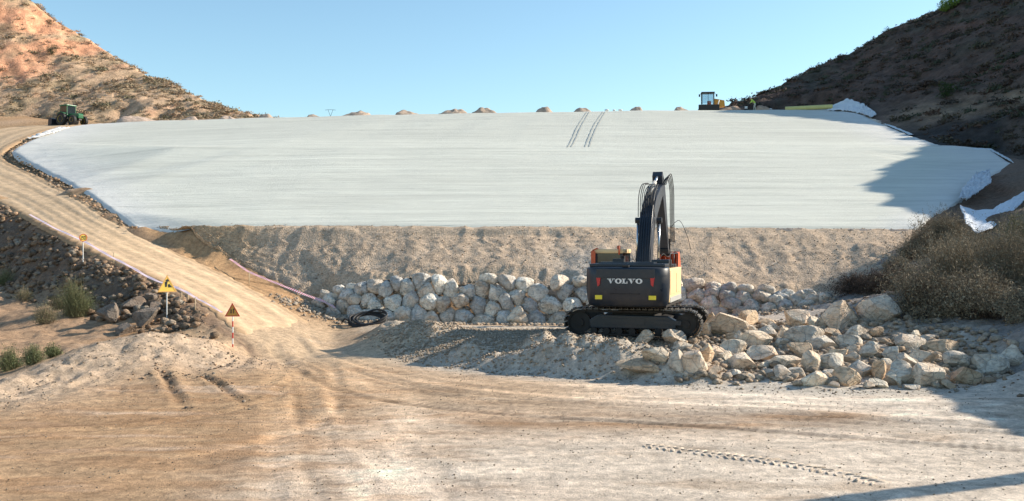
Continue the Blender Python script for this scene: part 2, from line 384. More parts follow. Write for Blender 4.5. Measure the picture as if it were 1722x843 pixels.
_seen = {}
for p in CP:
    k = (round(p[0]*4), round(p[1]*4))
    if k not in _seen: _seen[k] = p
CPn = list(_seen.values())
_r = geometry.delaunay_2d_cdt([Vector((p[0], p[1])) for p in CPn], [], [], 0, 1e-5, True)
TV = np.array([(v.x, v.y) for v in _r[0]]); TZ = np.array([CPn[o[0]][2] if o else 0 for o in _r[3]])
TT = np.array([f for f in _r[2]])
class Height:
    """triangulated heights, sampled by a bucketed lookup"""
    def __init__(s):
        s.cell = 6.0; s.b = {}
        for ti, t in enumerate(TT):
            P = TV[t]; lo = np.floor(P.min(0)/s.cell).astype(int); hi = np.floor(P.max(0)/s.cell).astype(int)
            lo = np.maximum(lo, -40); hi = np.minimum(hi, 60)
            for i in range(lo[0], hi[0]+1):
                for j in range(lo[1], hi[1]+1): s.b.setdefault((i, j), []).append(ti)
    def one(s, x, y):
        for ti in s.b.get((math.floor(x/s.cell), math.floor(y/s.cell)), ()):
            a, b, c = TV[TT[ti]]; d = (b[1]-c[1])*(a[0]-c[0])+(c[0]-b[0])*(a[1]-c[1])
            if abs(d) < 1e-12: continue
            u = ((b[1]-c[1])*(x-c[0])+(c[0]-b[0])*(y-c[1]))/d; v = ((c[1]-a[1])*(x-c[0])+(a[0]-c[0])*(y-c[1]))/d
            if u >= -1e-6 and v >= -1e-6 and u+v <= 1+1e-6:
                z = TZ[TT[ti]]; return float(u*z[0]+v*z[1]+(1-u-v)*z[2])
        return 0.0
    def grid(s, xs, ys):
        Z = np.zeros((len(ys), len(xs)))
        for t in TT:
            P = TV[t]; z = TZ[t]
            i0, i1 = np.searchsorted(xs, [P[:, 0].min()-1e-9, P[:, 0].max()+1e-9])
            j0, j1 = np.searchsorted(ys, [P[:, 1].min()-1e-9, P[:, 1].max()+1e-9])
            if i0 >= i1 or j0 >= j1: continue
            X, Y = np.meshgrid(xs[i0:i1], ys[j0:j1]); a, b, c = P
            d = (b[1]-c[1])*(a[0]-c[0])+(c[0]-b[0])*(a[1]-c[1])
            if abs(d) < 1e-12: continue
            u = ((b[1]-c[1])*(X-c[0])+(c[0]-b[0])*(Y-c[1]))/d; v = ((c[1]-a[1])*(X-c[0])+(a[0]-c[0])*(Y-c[1]))/d
            m = (u >= -1e-9) & (v >= -1e-9) & (u+v <= 1+1e-9)
            sub = Z[j0:j1, i0:i1]; sub[m] = (u*z[0]+v*z[1]+(1-u-v)*z[2])[m]
        return Z
HT = Height()
def H(x, y): return HT.one(x, y)
def cast(px, py, d0=9.0, d1=220, dz=0.0):
    """the ground point seen in a direction"""
    d = d0; r = (421.5-py)/F; kx = (px-861)/F
    while d < d1:
        if EYE+r*d <= H(kx*d, d)+dz:
            a = d-.4*(1 if d < 60 else 2.5); b = d
            for _ in range(12):
                m = (a+b)/2
                if EYE+r*m <= H(kx*m, m)+dz: b = m
                else: a = m
            return Vector((kx*b, b, EYE+r*b))
        d += .4 if d < 60 else 1.0
    return W(px, py, d1)

def poly_sdf(poly, X, Y):             # distance to outline, positive inside
    P = np.array([(p[0], p[1]) for p in poly]); n = len(P)
    d = np.full(X.shape, 1e9); ins = np.zeros(X.shape, bool)
    for i in range(n):
        a = P[i]; b = P[(i+1) % n]; ab = b-a; L = (ab**2).sum()+1e-12
        t = np.clip(((X-a[0])*ab[0]+(Y-a[1])*ab[1])/L, 0, 1)
        d = np.minimum(d, np.hypot(X-a[0]-t*ab[0], Y-a[1]-t*ab[1]))
        c = ((a[1] > Y) != (b[1] > Y)); xx = (b[0]-a[0])*(Y-a[1])/(b[1]-a[1]+1e-15)+a[0]
        ins ^= c & (X < xx)
    return np.where(ins, d, -d)
def line_dist(pts, X, Y, along=False):
    d = np.full(X.shape, 1e9); sgn = np.zeros(X.shape); S = np.zeros(X.shape); acc = 0
    for i in range(len(pts)-1):
        a = np.array(pts[i][:2]); b = np.array(pts[i+1][:2]); ab = b-a; L = (ab**2).sum()+1e-12
        t = np.clip(((X-a[0])*ab[0]+(Y-a[1])*ab[1])/L, 0, 1)
        q = np.hypot(X-a[0]-t*ab[0], Y-a[1]-t*ab[1]); m = q < d
        d = np.where(m, q, d); S = np.where(m, acc+t*math.sqrt(L), S); acc += math.sqrt(L)
    return (d, S) if along else d
def densify(pts, k=6):                # smooth curve through points
    P = [Vector(p) for p in pts]; out = []
    for i in range(len(P)-1):
        p0 = P[max(i-1, 0)]; p1 = P[i]; p2 = P[i+1]; p3 = P[min(i+2, len(P)-1)]
        for j in range(k):
            t = j/k
            out.append(.5*((2*p1)+(-p0+p2)*t+(2*p0-5*p1+4*p2-p3)*t*t+(-p0+3*p1-3*p2+p3)*t**3))
    out.append(P[-1]); return out

POLY_DAM = densify(LEFTW, 5)[::-1][:0]+FOOTW+RIGHTW[1:]+CREST[::-1][1:]+LEFTW[::-1][1:-1]
POLY_ROAD = ROUT+RINN[::-1]
POLY_SLOPE = [FOOTW[0], FOOTW[1], FOOTW[2], FOOTW[3], FOOTW[4], FOOTW[5], W(1540, 415, 48.5), W(1430, 495, 43)]+[p+Vector((0, .35, 0)) for p in WALLT[::-1]]+[W(500, 498, 47.3), W(440, 466, 49), W(385, 437, 50.6), W(330, 402, 51.8)]

# ------------------------------------------------------------------ ground sheet
def spaced(segs):
    o = []
    for a, b, s in segs: o += list(np.arange(a, b-1e-6, s))
    o.append(segs[-1][1]); return np.array(o, float)
xs = spaced([(-900, -200, 70), (-200, -60, 5), (-60, -34, 1.0), (-34, -18, .22), (-18, 15, .09), (15, 30, .25), (30, 60, 1.2), (60, 200, 5), (200, 900, 70)])
ys = spaced([(-700, -60, 60), (-60, 0, 4), (0, 12, .5), (12, 36, .09), (36, 48, .11), (48, 64, .25), (64, 150, 2), (150, 260, 5), (260, 1500, 80)])
X, Y = np.meshgrid(xs, ys); Z = HT.grid(xs, ys)
# round the survey facets a little
def blur(Z, n):
    for _ in range(n):
        Zp = np.pad(Z, 1, mode='edge')
        Z = (Zp[:-2, 1:-1]+Zp[2:, 1:-1]+Zp[1:-1, :-2]+Zp[1:-1, 2:]+2*Z)/6
    return Z
Z = blur(Z, 10)
C = np.zeros(X.shape+(3,))
lin = lambda r, g, b: np.array([((c/255)**2.2) for c in (r, g, b)])
TAN = np.array([.44, .285, .165]); PALE = np.array([.66, .55, .445]); BROWN = np.array([.27, .155, .08]); GREY = np.array([.44, .39, .33])
RUB = np.array([.26, .18, .125]); PINK = np.array([.50, .38, .29])
def mixC(C, col, w): return C*(1-w[..., None])+np.asarray(col)*w[..., None]
n_big = fbm(X*.16, Y*.16, 4, 1); n_med = fbm(X*.7, Y*.7, 4, 2); n_str = fbm(X*.18, Y*1.1, 5, 3); n_fin = fbm(X*2.6, Y*2.6, 4, 9)
C[:] = PALE
wl_ = smooth(-1.0, -5.5, X+.10*(Y-15)+2.2*n_big)
C = mixC(C, TAN, wl_*.95)
C = mixC(C, TAN, smooth(17, 25, Y+3*n_big)*smooth(6, 0, X)*.75)
C = mixC(C, BROWN*1.15, smooth(-.1, .4, n_str+.4*n_big)*smooth(0, -6, X)*.95)
pat = smooth(.10, .38, fbm((X+20)*.22, Y*.55, 5, 33)); C = mixC(C, np.array([.30, .175, .095]), pat*smooth(1, -5, X)*.6); pat2 = smooth(.18, .42, fbm((X+50)*.25, Y*.8, 5, 34)); C = mixC(C, np.array([.42, .31, .22]), pat2*smooth(-3, 2, X)*.55)
C = mixC(C, PALE, smooth(.1, .5, n_str+.3*n_big)*smooth(3, -3, X)*.35)
# damp brown band across the yard, right half
bd = np.exp(-((Y-21.6-.12*(X-4)+1.0*n_big)/1.5)**2)*smooth(-2.5, 0, X)*smooth(9.5, 7, X)
C = mixC(C, BROWN*1.05, np.clip(bd*(.75+1.0*n_str), 0, 1)*.85)
C = mixC(C, PINK, np.exp(-((Y-15.2+.3*n_big)/.7)**2)*np.exp(-((X+1.2)/2.4)**2)*.6)
C = mixC(C, BROWN*1.15, smooth(.15, .55, n_med)*smooth(16, 19, Y)*smooth(27, 24, Y)*.35)
C = C*(1+.34*n_str+.24*n_med+.20*n_fin)[..., None]
spk = smooth(.34, .60, fbm(X*3.2, Y*4.5, 3, 91)+.12*n_med); C = mixC(C, BROWN*.7, spk*.22*smooth(45, 30, Y))
damp = smooth(.12, .5, fbm(X*.45, Y*1.5, 5, 23)+.1)
C = mixC(C, BROWN*1.2, damp*.5*smooth(3, -4, X)); flo = fbm((X+.5*Y)*.25, (Y-.3*X)*2.4, 5, 24); C = C*(1+.22*flo)[..., None]
dust = smooth(.15, .45, fbm(X*.3, Y*1.0, 5, 27))
C = mixC(C, np.array([.55, .46, .37]), dust*.35*smooth(-8, 0, X))
nz = .012*n_fin+.03*n_med*smooth(40, 20, np.abs(X))
# gravel pad around the excavator
pad = poly_sdf([G(585, 560), G(640, 547, .6), G(860, 546, .7), G(1180, 535, .8), G(1330, 560, .8), G(1330, 640), G(1180, 642), G(1050, 636), G(900, 628), G(780, 618), G(690, 606)], X, Y)
padm = smooth(-.6, .5, pad+.5*n_med)
C = mixC(C, np.array([.52, .43, .335]), padm)
for (px, py, hgt, sx, sy) in [(788, 600, .34, .55, .45), (832, 612, .28, .7, .5), (872, 616, .36, .5, .45), (906, 588, .45, .65, .7), (925, 610, .42, .6, .5), (962, 622, .30, .7, .45), (990, 596, .40, .9, .7), (1030, 616, .36, .6, .6), (1068, 600, .30, .9, .6), (950, 600, .22, .9, .9), (700, 560, .38, 1.6, 1.2), (762, 600, .15, 1.0, .6), (655, 556, .3, .8, .8), (1120, 628, .2, .9, .4), (1160, 622, .25, .8, .5)]:
    g = cast(px, py)
    w = np.exp(-(((X-g.x)/sx)**2+((Y-g.y)/sy)**2)**1.2)
    nz = nz+hgt*w*(1+.5*n_fin)
nz = nz+padm*.05*fbm(X*5, Y*5, 3, 31)
padz = Z*0+padm
# crushed pale strip along the yard edge below the heap
ed = line_dist(foot, X, Y); C = mixC(C, np.array([.48, .43, .37]), np.exp(-(ed/.9)**2)*smooth(-8, -3, X)*.8)
# track family: paths worn by machines
def ray_pts(l): return densify([cast(*p) if len(p) == 2 else Vector(p) for p in l], 6)
famA = ([(432, 560), (470, 620), (560, 668), (760, 700), (1100, 722), (1722, 770)], [(530, 556), (620, 606), (800, 640), (1100, 664), (1400, 676), (1722, 690)])
famB = ([(400, 545), (445, 610), (455, 700), (430, 842)], [(500, 560), (600, 640), (690, 740), (900, 842)])
famC = ([(0, 700), (250, 690), (450, 640), (480, 600)], [(0, 810), (330, 770), (560, 700), (560, 610)])
rr = random.Random(3)
def lerp_line(A, B, t):
    n = 26
    def res(P):
        L = [0]
        for i in range(1, len(P)): L.append(L[-1]+(P[i]-P[i-1]).length)
        return [P[max(0, min(len(P)-1, int(np.searchsorted(L, L[-1]*k/(n-1)))))] for k in range(n)]
    a = res(A); b = res(B); return [a[i].lerp(b[i], t) for i in range(n)]
near = (Y > 12) & (Y < 47) & (X > -16) & (X < 15)
jj, ii = np.where(near); j0, j1, i0, i1 = jj.min(), jj.max()+1, ii.min(), ii.max()+1
sX = X[j0:j1, i0:i1]+.12*n_med[j0:j1, i0:i1]; sY = Y[j0:j1, i0:i1]+.12*n_big[j0:j1, i0:i1]
dH = np.zeros(sX.shape); dC = np.zeros(sX.shape)
for fam, cnt in ((famA, 13), (famB, 10), (famC, 6)):
    A = ray_pts(fam[0]); B = ray_pts(fam[1])
    for k in range(cnt):
        t = rr.random(); w = rr.uniform(.10, .30); s = rr.choice([-1, 1, 1, -1]); q, S = line_dist(lerp_line(A, B, t), sX, sY, True)
        fade = np.clip(.55+.9*gnoise(S*.22+k*7, S*0+k, k), 0, 1)
        e = np.exp(-(q/w)**2)*fade
        dC += s*e*rr.uniform(.17, .36); dH += -e*rr.uniform(.012, .03)+np.exp(-((q-w*1.5)/(w*.5))**2)*fade*.014
        if rr.random() < .6:
            dC += .10*e*np.sign(np.sin(S*2*np.pi/.22))*(w > .15)
# pale dusty wheel paths down the middle
for l, w, s in (([(560, 600), (612, 655), (640, 740), (720, 842)], .42, .30), ([(600, 612), (668, 650), (690, 700), (640, 800)], .3, .26), ([(505, 600), (480, 680), (470, 780)], .35, .24), ([(440, 590), (470, 625), (560, 655), (760, 690), (1000, 705)], .45, .20), ([(450, 560), (520, 618), (640, 660), (820, 700)], .3, .18), ([(700, 645), (1000, 672), (1500, 700)], .5, .12), ([(860, 640), (1200, 662), (1500, 672), (1722, 684)], .35, .22)):
    q = line_dist(ray_pts(l), sX, sY); dC += s*np.exp(-(q/w)**2)
# furrows on the left and the dark windrow by the road
furrow = np.zeros(sX.shape); ridge_ = np.zeros(sX.shape)
for l, w, dp in (([(268, 618), (285, 645), (312, 690)], .13, .16), ([(338, 630), (380, 656), (424, 690)], .11, .13), ([(205, 648), (202, 668), (200, 684)], .06, .05), ([(230, 395), (330, 440), (430, 500), (500, 545)], .07, .09), ([(400, 570), (420, 590), (412, 612), (375, 628)], .10, .09), ([(395, 605), (370, 618), (345, 626)], .12, .10)):
    q, S_ = line_dist(ray_pts(l), sX, sY, True); dp = dp*np.clip(1.15-S_/max(1e-3, S_.max()), .1, 1)*smooth(0, .5, S_); furrow += np.exp(-(q/w)**2)*dp*9; dH -= dp*.75*np.exp(-(q/w)**2)*(.7+.6*n_fin[j0:j1, i0:i1]); dH += dp*.32*np.exp(-((q-w*2)/(w*1.1))**2)*(1+.8*n_fin[j0:j1, i0:i1])
nz[j0:j1, i0:i1] += dH
Csub = C[j0:j1, i0:i1]*(1+dC)[..., None]
Csub = mixC(Csub, BROWN*.45, np.clip(furrow, 0, 1)*.7)
C[j0:j1, i0:i1] = Csub
sd_r0 = poly_sdf(ROUT+RINN[::-1], X, Y)
jn = np.exp(-(line_dist([W(600, 600, 35), W(500, 600, 35.6), W(470, 575, 38), W(500, 560, 40)], X, Y)/3.2)**2)*(1+.35*n_str); C = mixC(C, np.array([.54, .40, .27])*(1+.0), np.clip(jn, 0, 1)*.8)
# spoil mound (left), ravine, rubble bank
md = line_dist([W(-20, 668, 24.5), W(60, 635, 27), W(160, 600, 29), W(240, 580, 30.2), W(330, 590, 31)], X, Y)
mm = np.exp(-(md/2.2)**2)
C = mixC(C, np.array([.47, .355, .26]), np.clip(mm*1.1, 0, 1)*.9); nz += mm*(.22*fbm(X*1.3, Y*1.3, 4, 14)+.07*ridged(X*2.2, Y*2.2, 3, 15))
BANK = ROUT[:7]+[W(-60, 400, 60), W(0, 478, 52), W(60, 492, 47), W(100, 503, 44.5), W(200, 521, 41.2), W(270, 543, 38), W(320, 562, 36)]
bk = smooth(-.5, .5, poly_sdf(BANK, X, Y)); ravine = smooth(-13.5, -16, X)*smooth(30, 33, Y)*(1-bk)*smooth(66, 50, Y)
C = mixC(C, RUB, bk); C = mixC(C, np.array([.15, .10, .07]), bk*(.45+.5*smooth(-.2, .4, n_med))); nz += bk*smooth(0, .8, -sd_r0)*(.40*fbm(X*.8, Y*.8, 4, 17)+.18*ridged(X*1.7, Y*1.7, 3, 18))  # brown soil, darkened further to stand in for shade on the bank
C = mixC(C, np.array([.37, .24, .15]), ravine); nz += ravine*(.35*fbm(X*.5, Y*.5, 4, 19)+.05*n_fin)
# brown verge between road and gravel slope
C = mixC(C, np.array([.42, .26, .14]), smooth(-.6, .3, poly_sdf([W(230, 384, 54), W(330, 398, 52), W(400, 430, 50.5), W(540, 515, 46), W(560, 540, 44), W(480, 520, 45), W(380, 465, 48), W(290, 420, 51.5)], X, Y)))
# right bank: grey stony soil
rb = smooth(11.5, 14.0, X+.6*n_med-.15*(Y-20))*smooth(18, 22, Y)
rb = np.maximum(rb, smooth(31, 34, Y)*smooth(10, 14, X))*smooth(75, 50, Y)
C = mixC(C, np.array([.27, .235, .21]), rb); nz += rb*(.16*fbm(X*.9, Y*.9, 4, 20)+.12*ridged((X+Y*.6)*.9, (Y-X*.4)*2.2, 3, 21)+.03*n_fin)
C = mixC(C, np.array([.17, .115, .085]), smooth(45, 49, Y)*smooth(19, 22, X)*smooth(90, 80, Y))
hp = smooth(-.5, 1.0, poly_sdf([G(1150, 645), G(1690, 648), W(1660, 580, 30.5), W(1560, 545, 33.5), W(1380, 520, 38), W(1200, 535, 39)], X, Y))
C = mixC(C, np.array([.44, .35, .27]), hp*.9); nz += hp*.10*fbm(X*2, Y*2, 4, 22)
# terrain under the separate sheets is a little lower
sd_d = poly_sdf(POLY_DAM, X, Y); sd_r = poly_sdf(POLY_ROAD, X, Y); sd_s = poly_sdf(POLY_SLOPE, X, Y)
nz = np.where(Y > 64, nz*.3, nz)
nz *= 1-smooth(0, .5, np.maximum(sd_d, np.maximum(sd_r, sd_s)))
HLm = [W(452, 199, 144), W(300, 203, 146), W(150, 208, 149), W(60, 211, 155), W(0, 210, 157), W(-130, 215, 150), (-170, 140, 60), (-230, 150, 60), (-230, 260, 60), (-20, 260, 12)]
HRm = [RIGHTW[-1], W(1452, 189, 121), W(1535, 227, 93), W(1595, 247.5, 81), W(1664, 251, 80), W(1712, 277, 72.5), W(1735, 283, 71), (46, 66, 14), (60, 60, 20), (160, 60, 40), (170, 250, 40), (60, 250, 20), (30, 200, 12), W(1190, 186, 144), W(1300, 184, 134), W(1400, 182, 129.5)]
sd_l = poly_sdf(HLm, X, Y); sd_h = poly_sdf(HRm, X, Y)
Zg = Z+nz-.45*smooth(.05, 1.4, sd_d)-.30*smooth(.25, 1.0, sd_r)*smooth(1.5, 4.5, line_dist([ROUT[0], RINN[0]], X, Y))-.35*smooth(.1, .9, sd_s)-2.2*smooth(0, 4, np.maximum(sd_l, sd_h))
Zg = np.where(Y > 64, Zg-.25, Zg)
C = np.clip(C, .03, .8)
def grid_faces(nx, ny):
    i = np.arange(nx-1); j = np.arange(ny-1); I, J = np.meshgrid(i, j); a = (J*nx+I).ravel()
    return np.stack([a, a+1, a+1+nx, a+nx], 1)
g_o = mesh_np('ground', np.stack([X, Y, Zg], -1).reshape(-1, 3), grid_faces(len(xs), len(ys)), M_ground, col=C.reshape(-1, 3), smoothf=True)
meta(g_o, 'tan compacted dirt yard with tyre ruts and pale dust', kind='structure')
GX, GY, GZ = xs, ys, Zg
def gz(x, y):                          # height of the finished ground
    i = int(np.clip(np.searchsorted(GX, x)-1, 0, len(GX)-2)); j = int(np.clip(np.searchsorted(GY, y)-1, 0, len(GY)-2))
    u = (x-GX[i])/(GX[i+1]-GX[i]); v = (y-GY[j])/(GY[j+1]-GY[j])
    return float((GZ[j, i]*(1-u)+GZ[j, i+1]*u)*(1-v)+(GZ[j+1, i]*(1-u)+GZ[j+1, i+1]*u)*v)
def castg(px, py, d0=9.0, d1=75):      # as cast(), on the finished ground
    d = d0; r = (421.5-py)/F; kx = (px-861)/F
    while d < d1:
        if EYE+r*d <= gz(kx*d, d): return Vector((kx*d, d, gz(kx*d, d)))
        d += .1
    return cast(px, py)

# ------------------------------------------------------------------ sheets laid on the ground
def resample(P, n):
    P = [Vector(p) for p in P]; L = [0]
    for i in range(1, len(P)): L.append(L[-1]+(P[i]-P[i-1]).length)
    L = np.array(L); t = np.linspace(0, L[-1], n); A = np.array([tuple(p) for p in P])
    return np.stack([np.interp(t, L, A[:, k]) for k in range(3)], -1)
# haul road: loft between its two edges
n1, n2 = 620, 46
A = resample(densify(ROUT, 5), n1); B = resample(densify(RINN, 5), n1)
S = np.linspace(0, 1, n1)[:, None]*150; T = np.linspace(0, 1, n2)[None, :]
RX = A[:, None, 0]*(1-T)+B[:, None, 0]*T; RY = A[:, None, 1]*(1-T)+B[:, None, 1]*T; RZ = A[:, None, 2]*(1-T)+B[:, None, 2]*T
edge = np.minimum(T, 1-T)
jig = (.25*fbm(S*1.4+0*T, T*3, 3, 41))*smooth(.2, 0, edge)
RX = RX+jig; RY = RY+jig*.6
h = .05*smooth(0, .08, edge)+.0
rut = 0; cst = 0
for c_, w_, a_ in ((.22, .05, 1), (.36, .04, .8), (.5, .05, .6), (.62, .05, 1), (.78, .04, .8), (.90, .02, 1.4)):
    e = np.exp(-((T-c_-.03*gnoise(S*.06+c_*9, S*0+c_*5))/w_)**2); rut = rut-.035*a_*e; cst = cst+(.13 if c_ in (.22, .5, .78) else -.08)*e
nn = fbm(RX*.8, RY*.8, 4, 42); cc = fbm(S*.5+0*T, T*14+0*S, 4, 43)
RZ = RZ+h+rut*smooth(0, .1, edge)+.03*nn+.02*cc-.12*smooth(.03, 0, edge)-.16*smooth(3.2, .3, S+2.2*fbm(T*4+0*S, S*.5, 3, 44))
RC = np.ones(RX.shape+(3,))*np.array([.56, .40, .255])
RC = RC*(1+.22*cc+.15*nn+cst)[..., None]
RC = mixC(RC, np.array([.40, .23, .11]), smooth(.16, .02, T+0*S)*.6+smooth(.85, .98, T+0*S)*.5)
o = mesh_np('haul_road', np.stack([RX, RY, RZ], -1).reshape(-1, 3), grid_faces(n2, n1), M_road, col=np.clip(RC, .03, .8).reshape(-1, 3), smoothf=True)
meta(o, 'tan dirt haul road climbing the left side of the dam', kind='structure')

# gravel slope under the white face: loft from the white foot down to the wall
bot = resample([W(330, 402, 51.8), W(385, 437, 50.6), W(440, 466, 49), W(500, 498, 47.3), W(532, 505, 47.2), W(555, 490, 47.1), W(600, 476, 46.6), W(700, 464, 46.0), W(860, 466, 45.7), W(1000, 468, 45.4), W(1180, 474, 44.7), W(1300, 492, 43.9), W(1420, 500, 42.9), W(1540, 470, 43.5)], 520)
topv = resample([W(225, 376, 54.6)]+[p+Vector((0, .7, 0)) for p in FOOTW[1:]]+[W(1600, 392, 49.5)], 520)
m2 = 64; T = np.linspace(0, 1, m2)[None, :]
GXs = bot[:, None, 0]*(1-T)+topv[:, None, 0]*T; GYs = bot[:, None, 1]*(1-T)+topv[:, None, 1]*T
GZs = np.vectorize(H)(GXs, GYs)
for _ in range(2):
    zp = np.pad(GZs, 1, mode='edge'); GZs = (zp[:-2, 1:-1]+zp[2:, 1:-1]+zp[1:-1, :-2]+zp[1:-1, 2:]+2*GZs)/6
gul = ridged(GXs*.8+.5*fbm(GXs*.5, GYs*1.5, 3, 50), GYs*.22, 3, 51); me_ = np.sin(np.pi*np.clip(T, 0, 1))**.6
GZs = GZs+me_*(.12*gul+.04*fbm(GXs*1.4, GYs*1.4, 4, 52)+.05*fbm(GXs*.1, T*14+0*GXs, 3, 59))+.10*smooth(.06, .02, np.abs(T-.80))*fbm(GXs*.7, GYs, 2, 3)
GZs = GZs+.16*np.exp(-((T-.10)/.09)**2)*ridged(GXs*.9, GYs*.9, 3, 57)
GC = np.ones(GXs.shape+(3,))*np.array([.50, .375, .27])
GC = GC*(1+.22*fbm(GXs*.7, GYs*2, 4, 53)-.14*gul+.16*fbm(GXs*.08, T*16+0*GXs, 4, 58))[..., None]
GC = mixC(GC, np.array([.56, .42, .30]), np.exp(-((T+0*GXs-.83)/.05)**2)*.6)
GC = mixC(GC, np.array([.45, .33, .22]), smooth(.25, .0, T+0*GXs+.15*gul)*.6)
GC = mixC(GC, np.array([.44, .40, .35]), np.exp(-((GXs-4.0)/2.2)**2)*smooth(.75, .2, T+0*GXs)*.7)
GC = mixC(GC, np.array([.45, .30, .17]), smooth(-11.5, -15, GXs)*.7)
o = mesh_np('gravel_slope', np.stack([GXs, GYs, GZs], -1).reshape(-1, 3), grid_faces(m2, 520)[:, ::-1], M_gravelslope, col=np.clip(GC, .03, .8).reshape(-1, 3), smoothf=True)
meta(o, 'gullied brown gravel slope between rock wall and white dam face', kind='structure')
SLOPE_PTS = np.stack([GXs, GYs, GZs], -1)

# white dam face: loft of rows between left and right edge lines, up the slope
lft = resample(densify(LEFTW[:-1], 4)+[LEFTW[-1]], 200)
rgt = resample([RIGHTW[0]]+RIGHTW[1:-1], 200)
# rows by true distance up the slope: cut the outline in strips of constant V
nV, nU = 200, 330
def crest_at(x): 
    P = np.array([tuple(p) for p in CREST]); return np.interp(x, P[:, 0], P[:, 1]), np.interp(x, P[:, 0], P[:, 2])
yy = np.concatenate([np.linspace(50.4, 60, 34)[:-1], np.linspace(60, 90, 76)[:-1], np.linspace(90, 142.5, 92)])
PD = np.array([(p.x, p.y) for p in POLY_DAM])
foo = np.array([tuple(p) for p in FOOTW]); cre = np.array([tuple(p) for p in CREST])
lefta = np.array([tuple(p) for p in densify(LEFTW, 5)]); righta = np.array([tuple(p) for p in RIGHTW[:-1]])
rows = []
u = np.linspace(0, 1, nU)
for k, v in enumerate(np.linspace(0, 1, nV)):
    # left/right limits at this level
    ly = lefta[0, 1]+(lefta[-1, 1]-lefta[0, 1])*v; ry = righta[0, 1]+(righta[-1, 1]-righta[0, 1])*v
    lx = np.interp(ly, lefta[:, 1], lefta[:, 0]); rx = np.interp(ry, righta[:, 1], righta[:, 0])
    x = lx+(rx-lx)*u
    fy = np.interp(lefta[0, 0]+(righta[0, 0]-lefta[0, 0])*u, foo[:, 0], foo[:, 1]); cy = np.interp(cre[0, 0]+(cre[-1, 0]-cre[0, 0])*u, cre[:, 0], cre[:, 1])
    lyn = ly; base = fy+(cy-fy)*v; corr = (ly-base[0])*(1-u)+(ry-base[-1])*u
    rows.append(np.stack([x, base+corr], -1))
DR = np.array(rows); DXm, DYm = DR[..., 0], DR[..., 1]
DZm = np.vectorize(H)(DXm, DYm)
V_ = np.linspace(0, 1, nV)[:, None]; U_ = u[None, :]
inn = smooth(0, .02, V_)*smooth(1, .985, V_)
for _ in range(2):
    zp = np.pad(DZm, 1, mode='edge'); zb = (zp[:-2, 1:-1]+zp[2:, 1:-1]+zp[1:-1, :-2]+zp[1:-1, 2:]+2*DZm)/6
    DZm = DZm+(zb-DZm)*inn
DZm = DZm+.06+.05*fbm(DXm*.10, DYm*.35, 4, 60)*inn+.025*fbm(DXm*.3, DYm*1.2, 3, 61)
wr = smooth(.12, 0, U_+0*V_)+smooth(.92, 1, U_+0*V_)
DZm = DZm+wr*.07*ridged(DXm*.22+DYm*.12, DYm*.3-DXm*.3, 3, 62)
DZm = DZm+.02*smooth(.035, .008, U_+0*V_)
DZm += .16*fbm(DXm*.09, DYm*0+3, 3, 66)*smooth(.93, 1, V_+0*DXm); DZm[:, 0] -= .14; DZm[:, 1] -= .05; DZm[:, -1] -= .45; DZm[0, :] -= .22; DZm[-1, :] -= .3; DYm[0, :] -= .05
DC = np.ones(DXm.shape+(3,))*np.array([.625, .62, .545])
st = fbm(DXm*.05, DYm*.8, 5, 63)+.5*fbm(DXm*.15, DYm*2.6, 3, 64)
DC = DC*(1+.16*st-.07*smooth(.40, .52, V_+0*DXm)+.07*fbm(DXm*.06, DYm*.08, 4, 69))[..., None]
DC = mixC(DC, np.array([.52, .53, .50]), smooth(.38, .7, fbm(DXm*.14, DYm*.9, 4, 65))*.4)
DC = mixC(DC, np.array([.68, .66, .64]), wr*.7)
o = mesh_np('dam_face', np.stack([DXm, DYm, DZm], -1).reshape(-1, 3), grid_faces(nU, nV), None, col=np.clip(DC, .03, .85).reshape(-1, 3), smoothf=True)
m, n, b = newmat('pale_lining'); b.inputs['Roughness'].default_value = .85; b.inputs['Specular IOR Level'].default_value = .2
c = nd(n, 'ShaderNodeVertexColor', layer_name='Col').outputs[0]
s1 = noise(n, 1.0, 8, .7, geopos(n, (.06, 1.3, 0))); s2 = noise(n, 1.0, 6, .7, geopos(n, (.5, 5.5, 0)))
c = mixc(n, c, ramp(n, s1, [(.25, .76), (.45, .98), (.75, 1.10)]), 1.0, 'MULTIPLY')
c = mixc(n, c, ramp(n, s2, [(.26, .62), (.40, .98), (.8, 1.06)]), 1.0, 'MULTIPLY')
n.links.new(c, b.inputs['Base Color']); bump(n, b, add(n, s1, s2, 1.0, .6), .10)
o.data.materials.append(m); M_lining = m
meta(o, 'smooth pale grey-green lining of the dam slope', kind='structure')

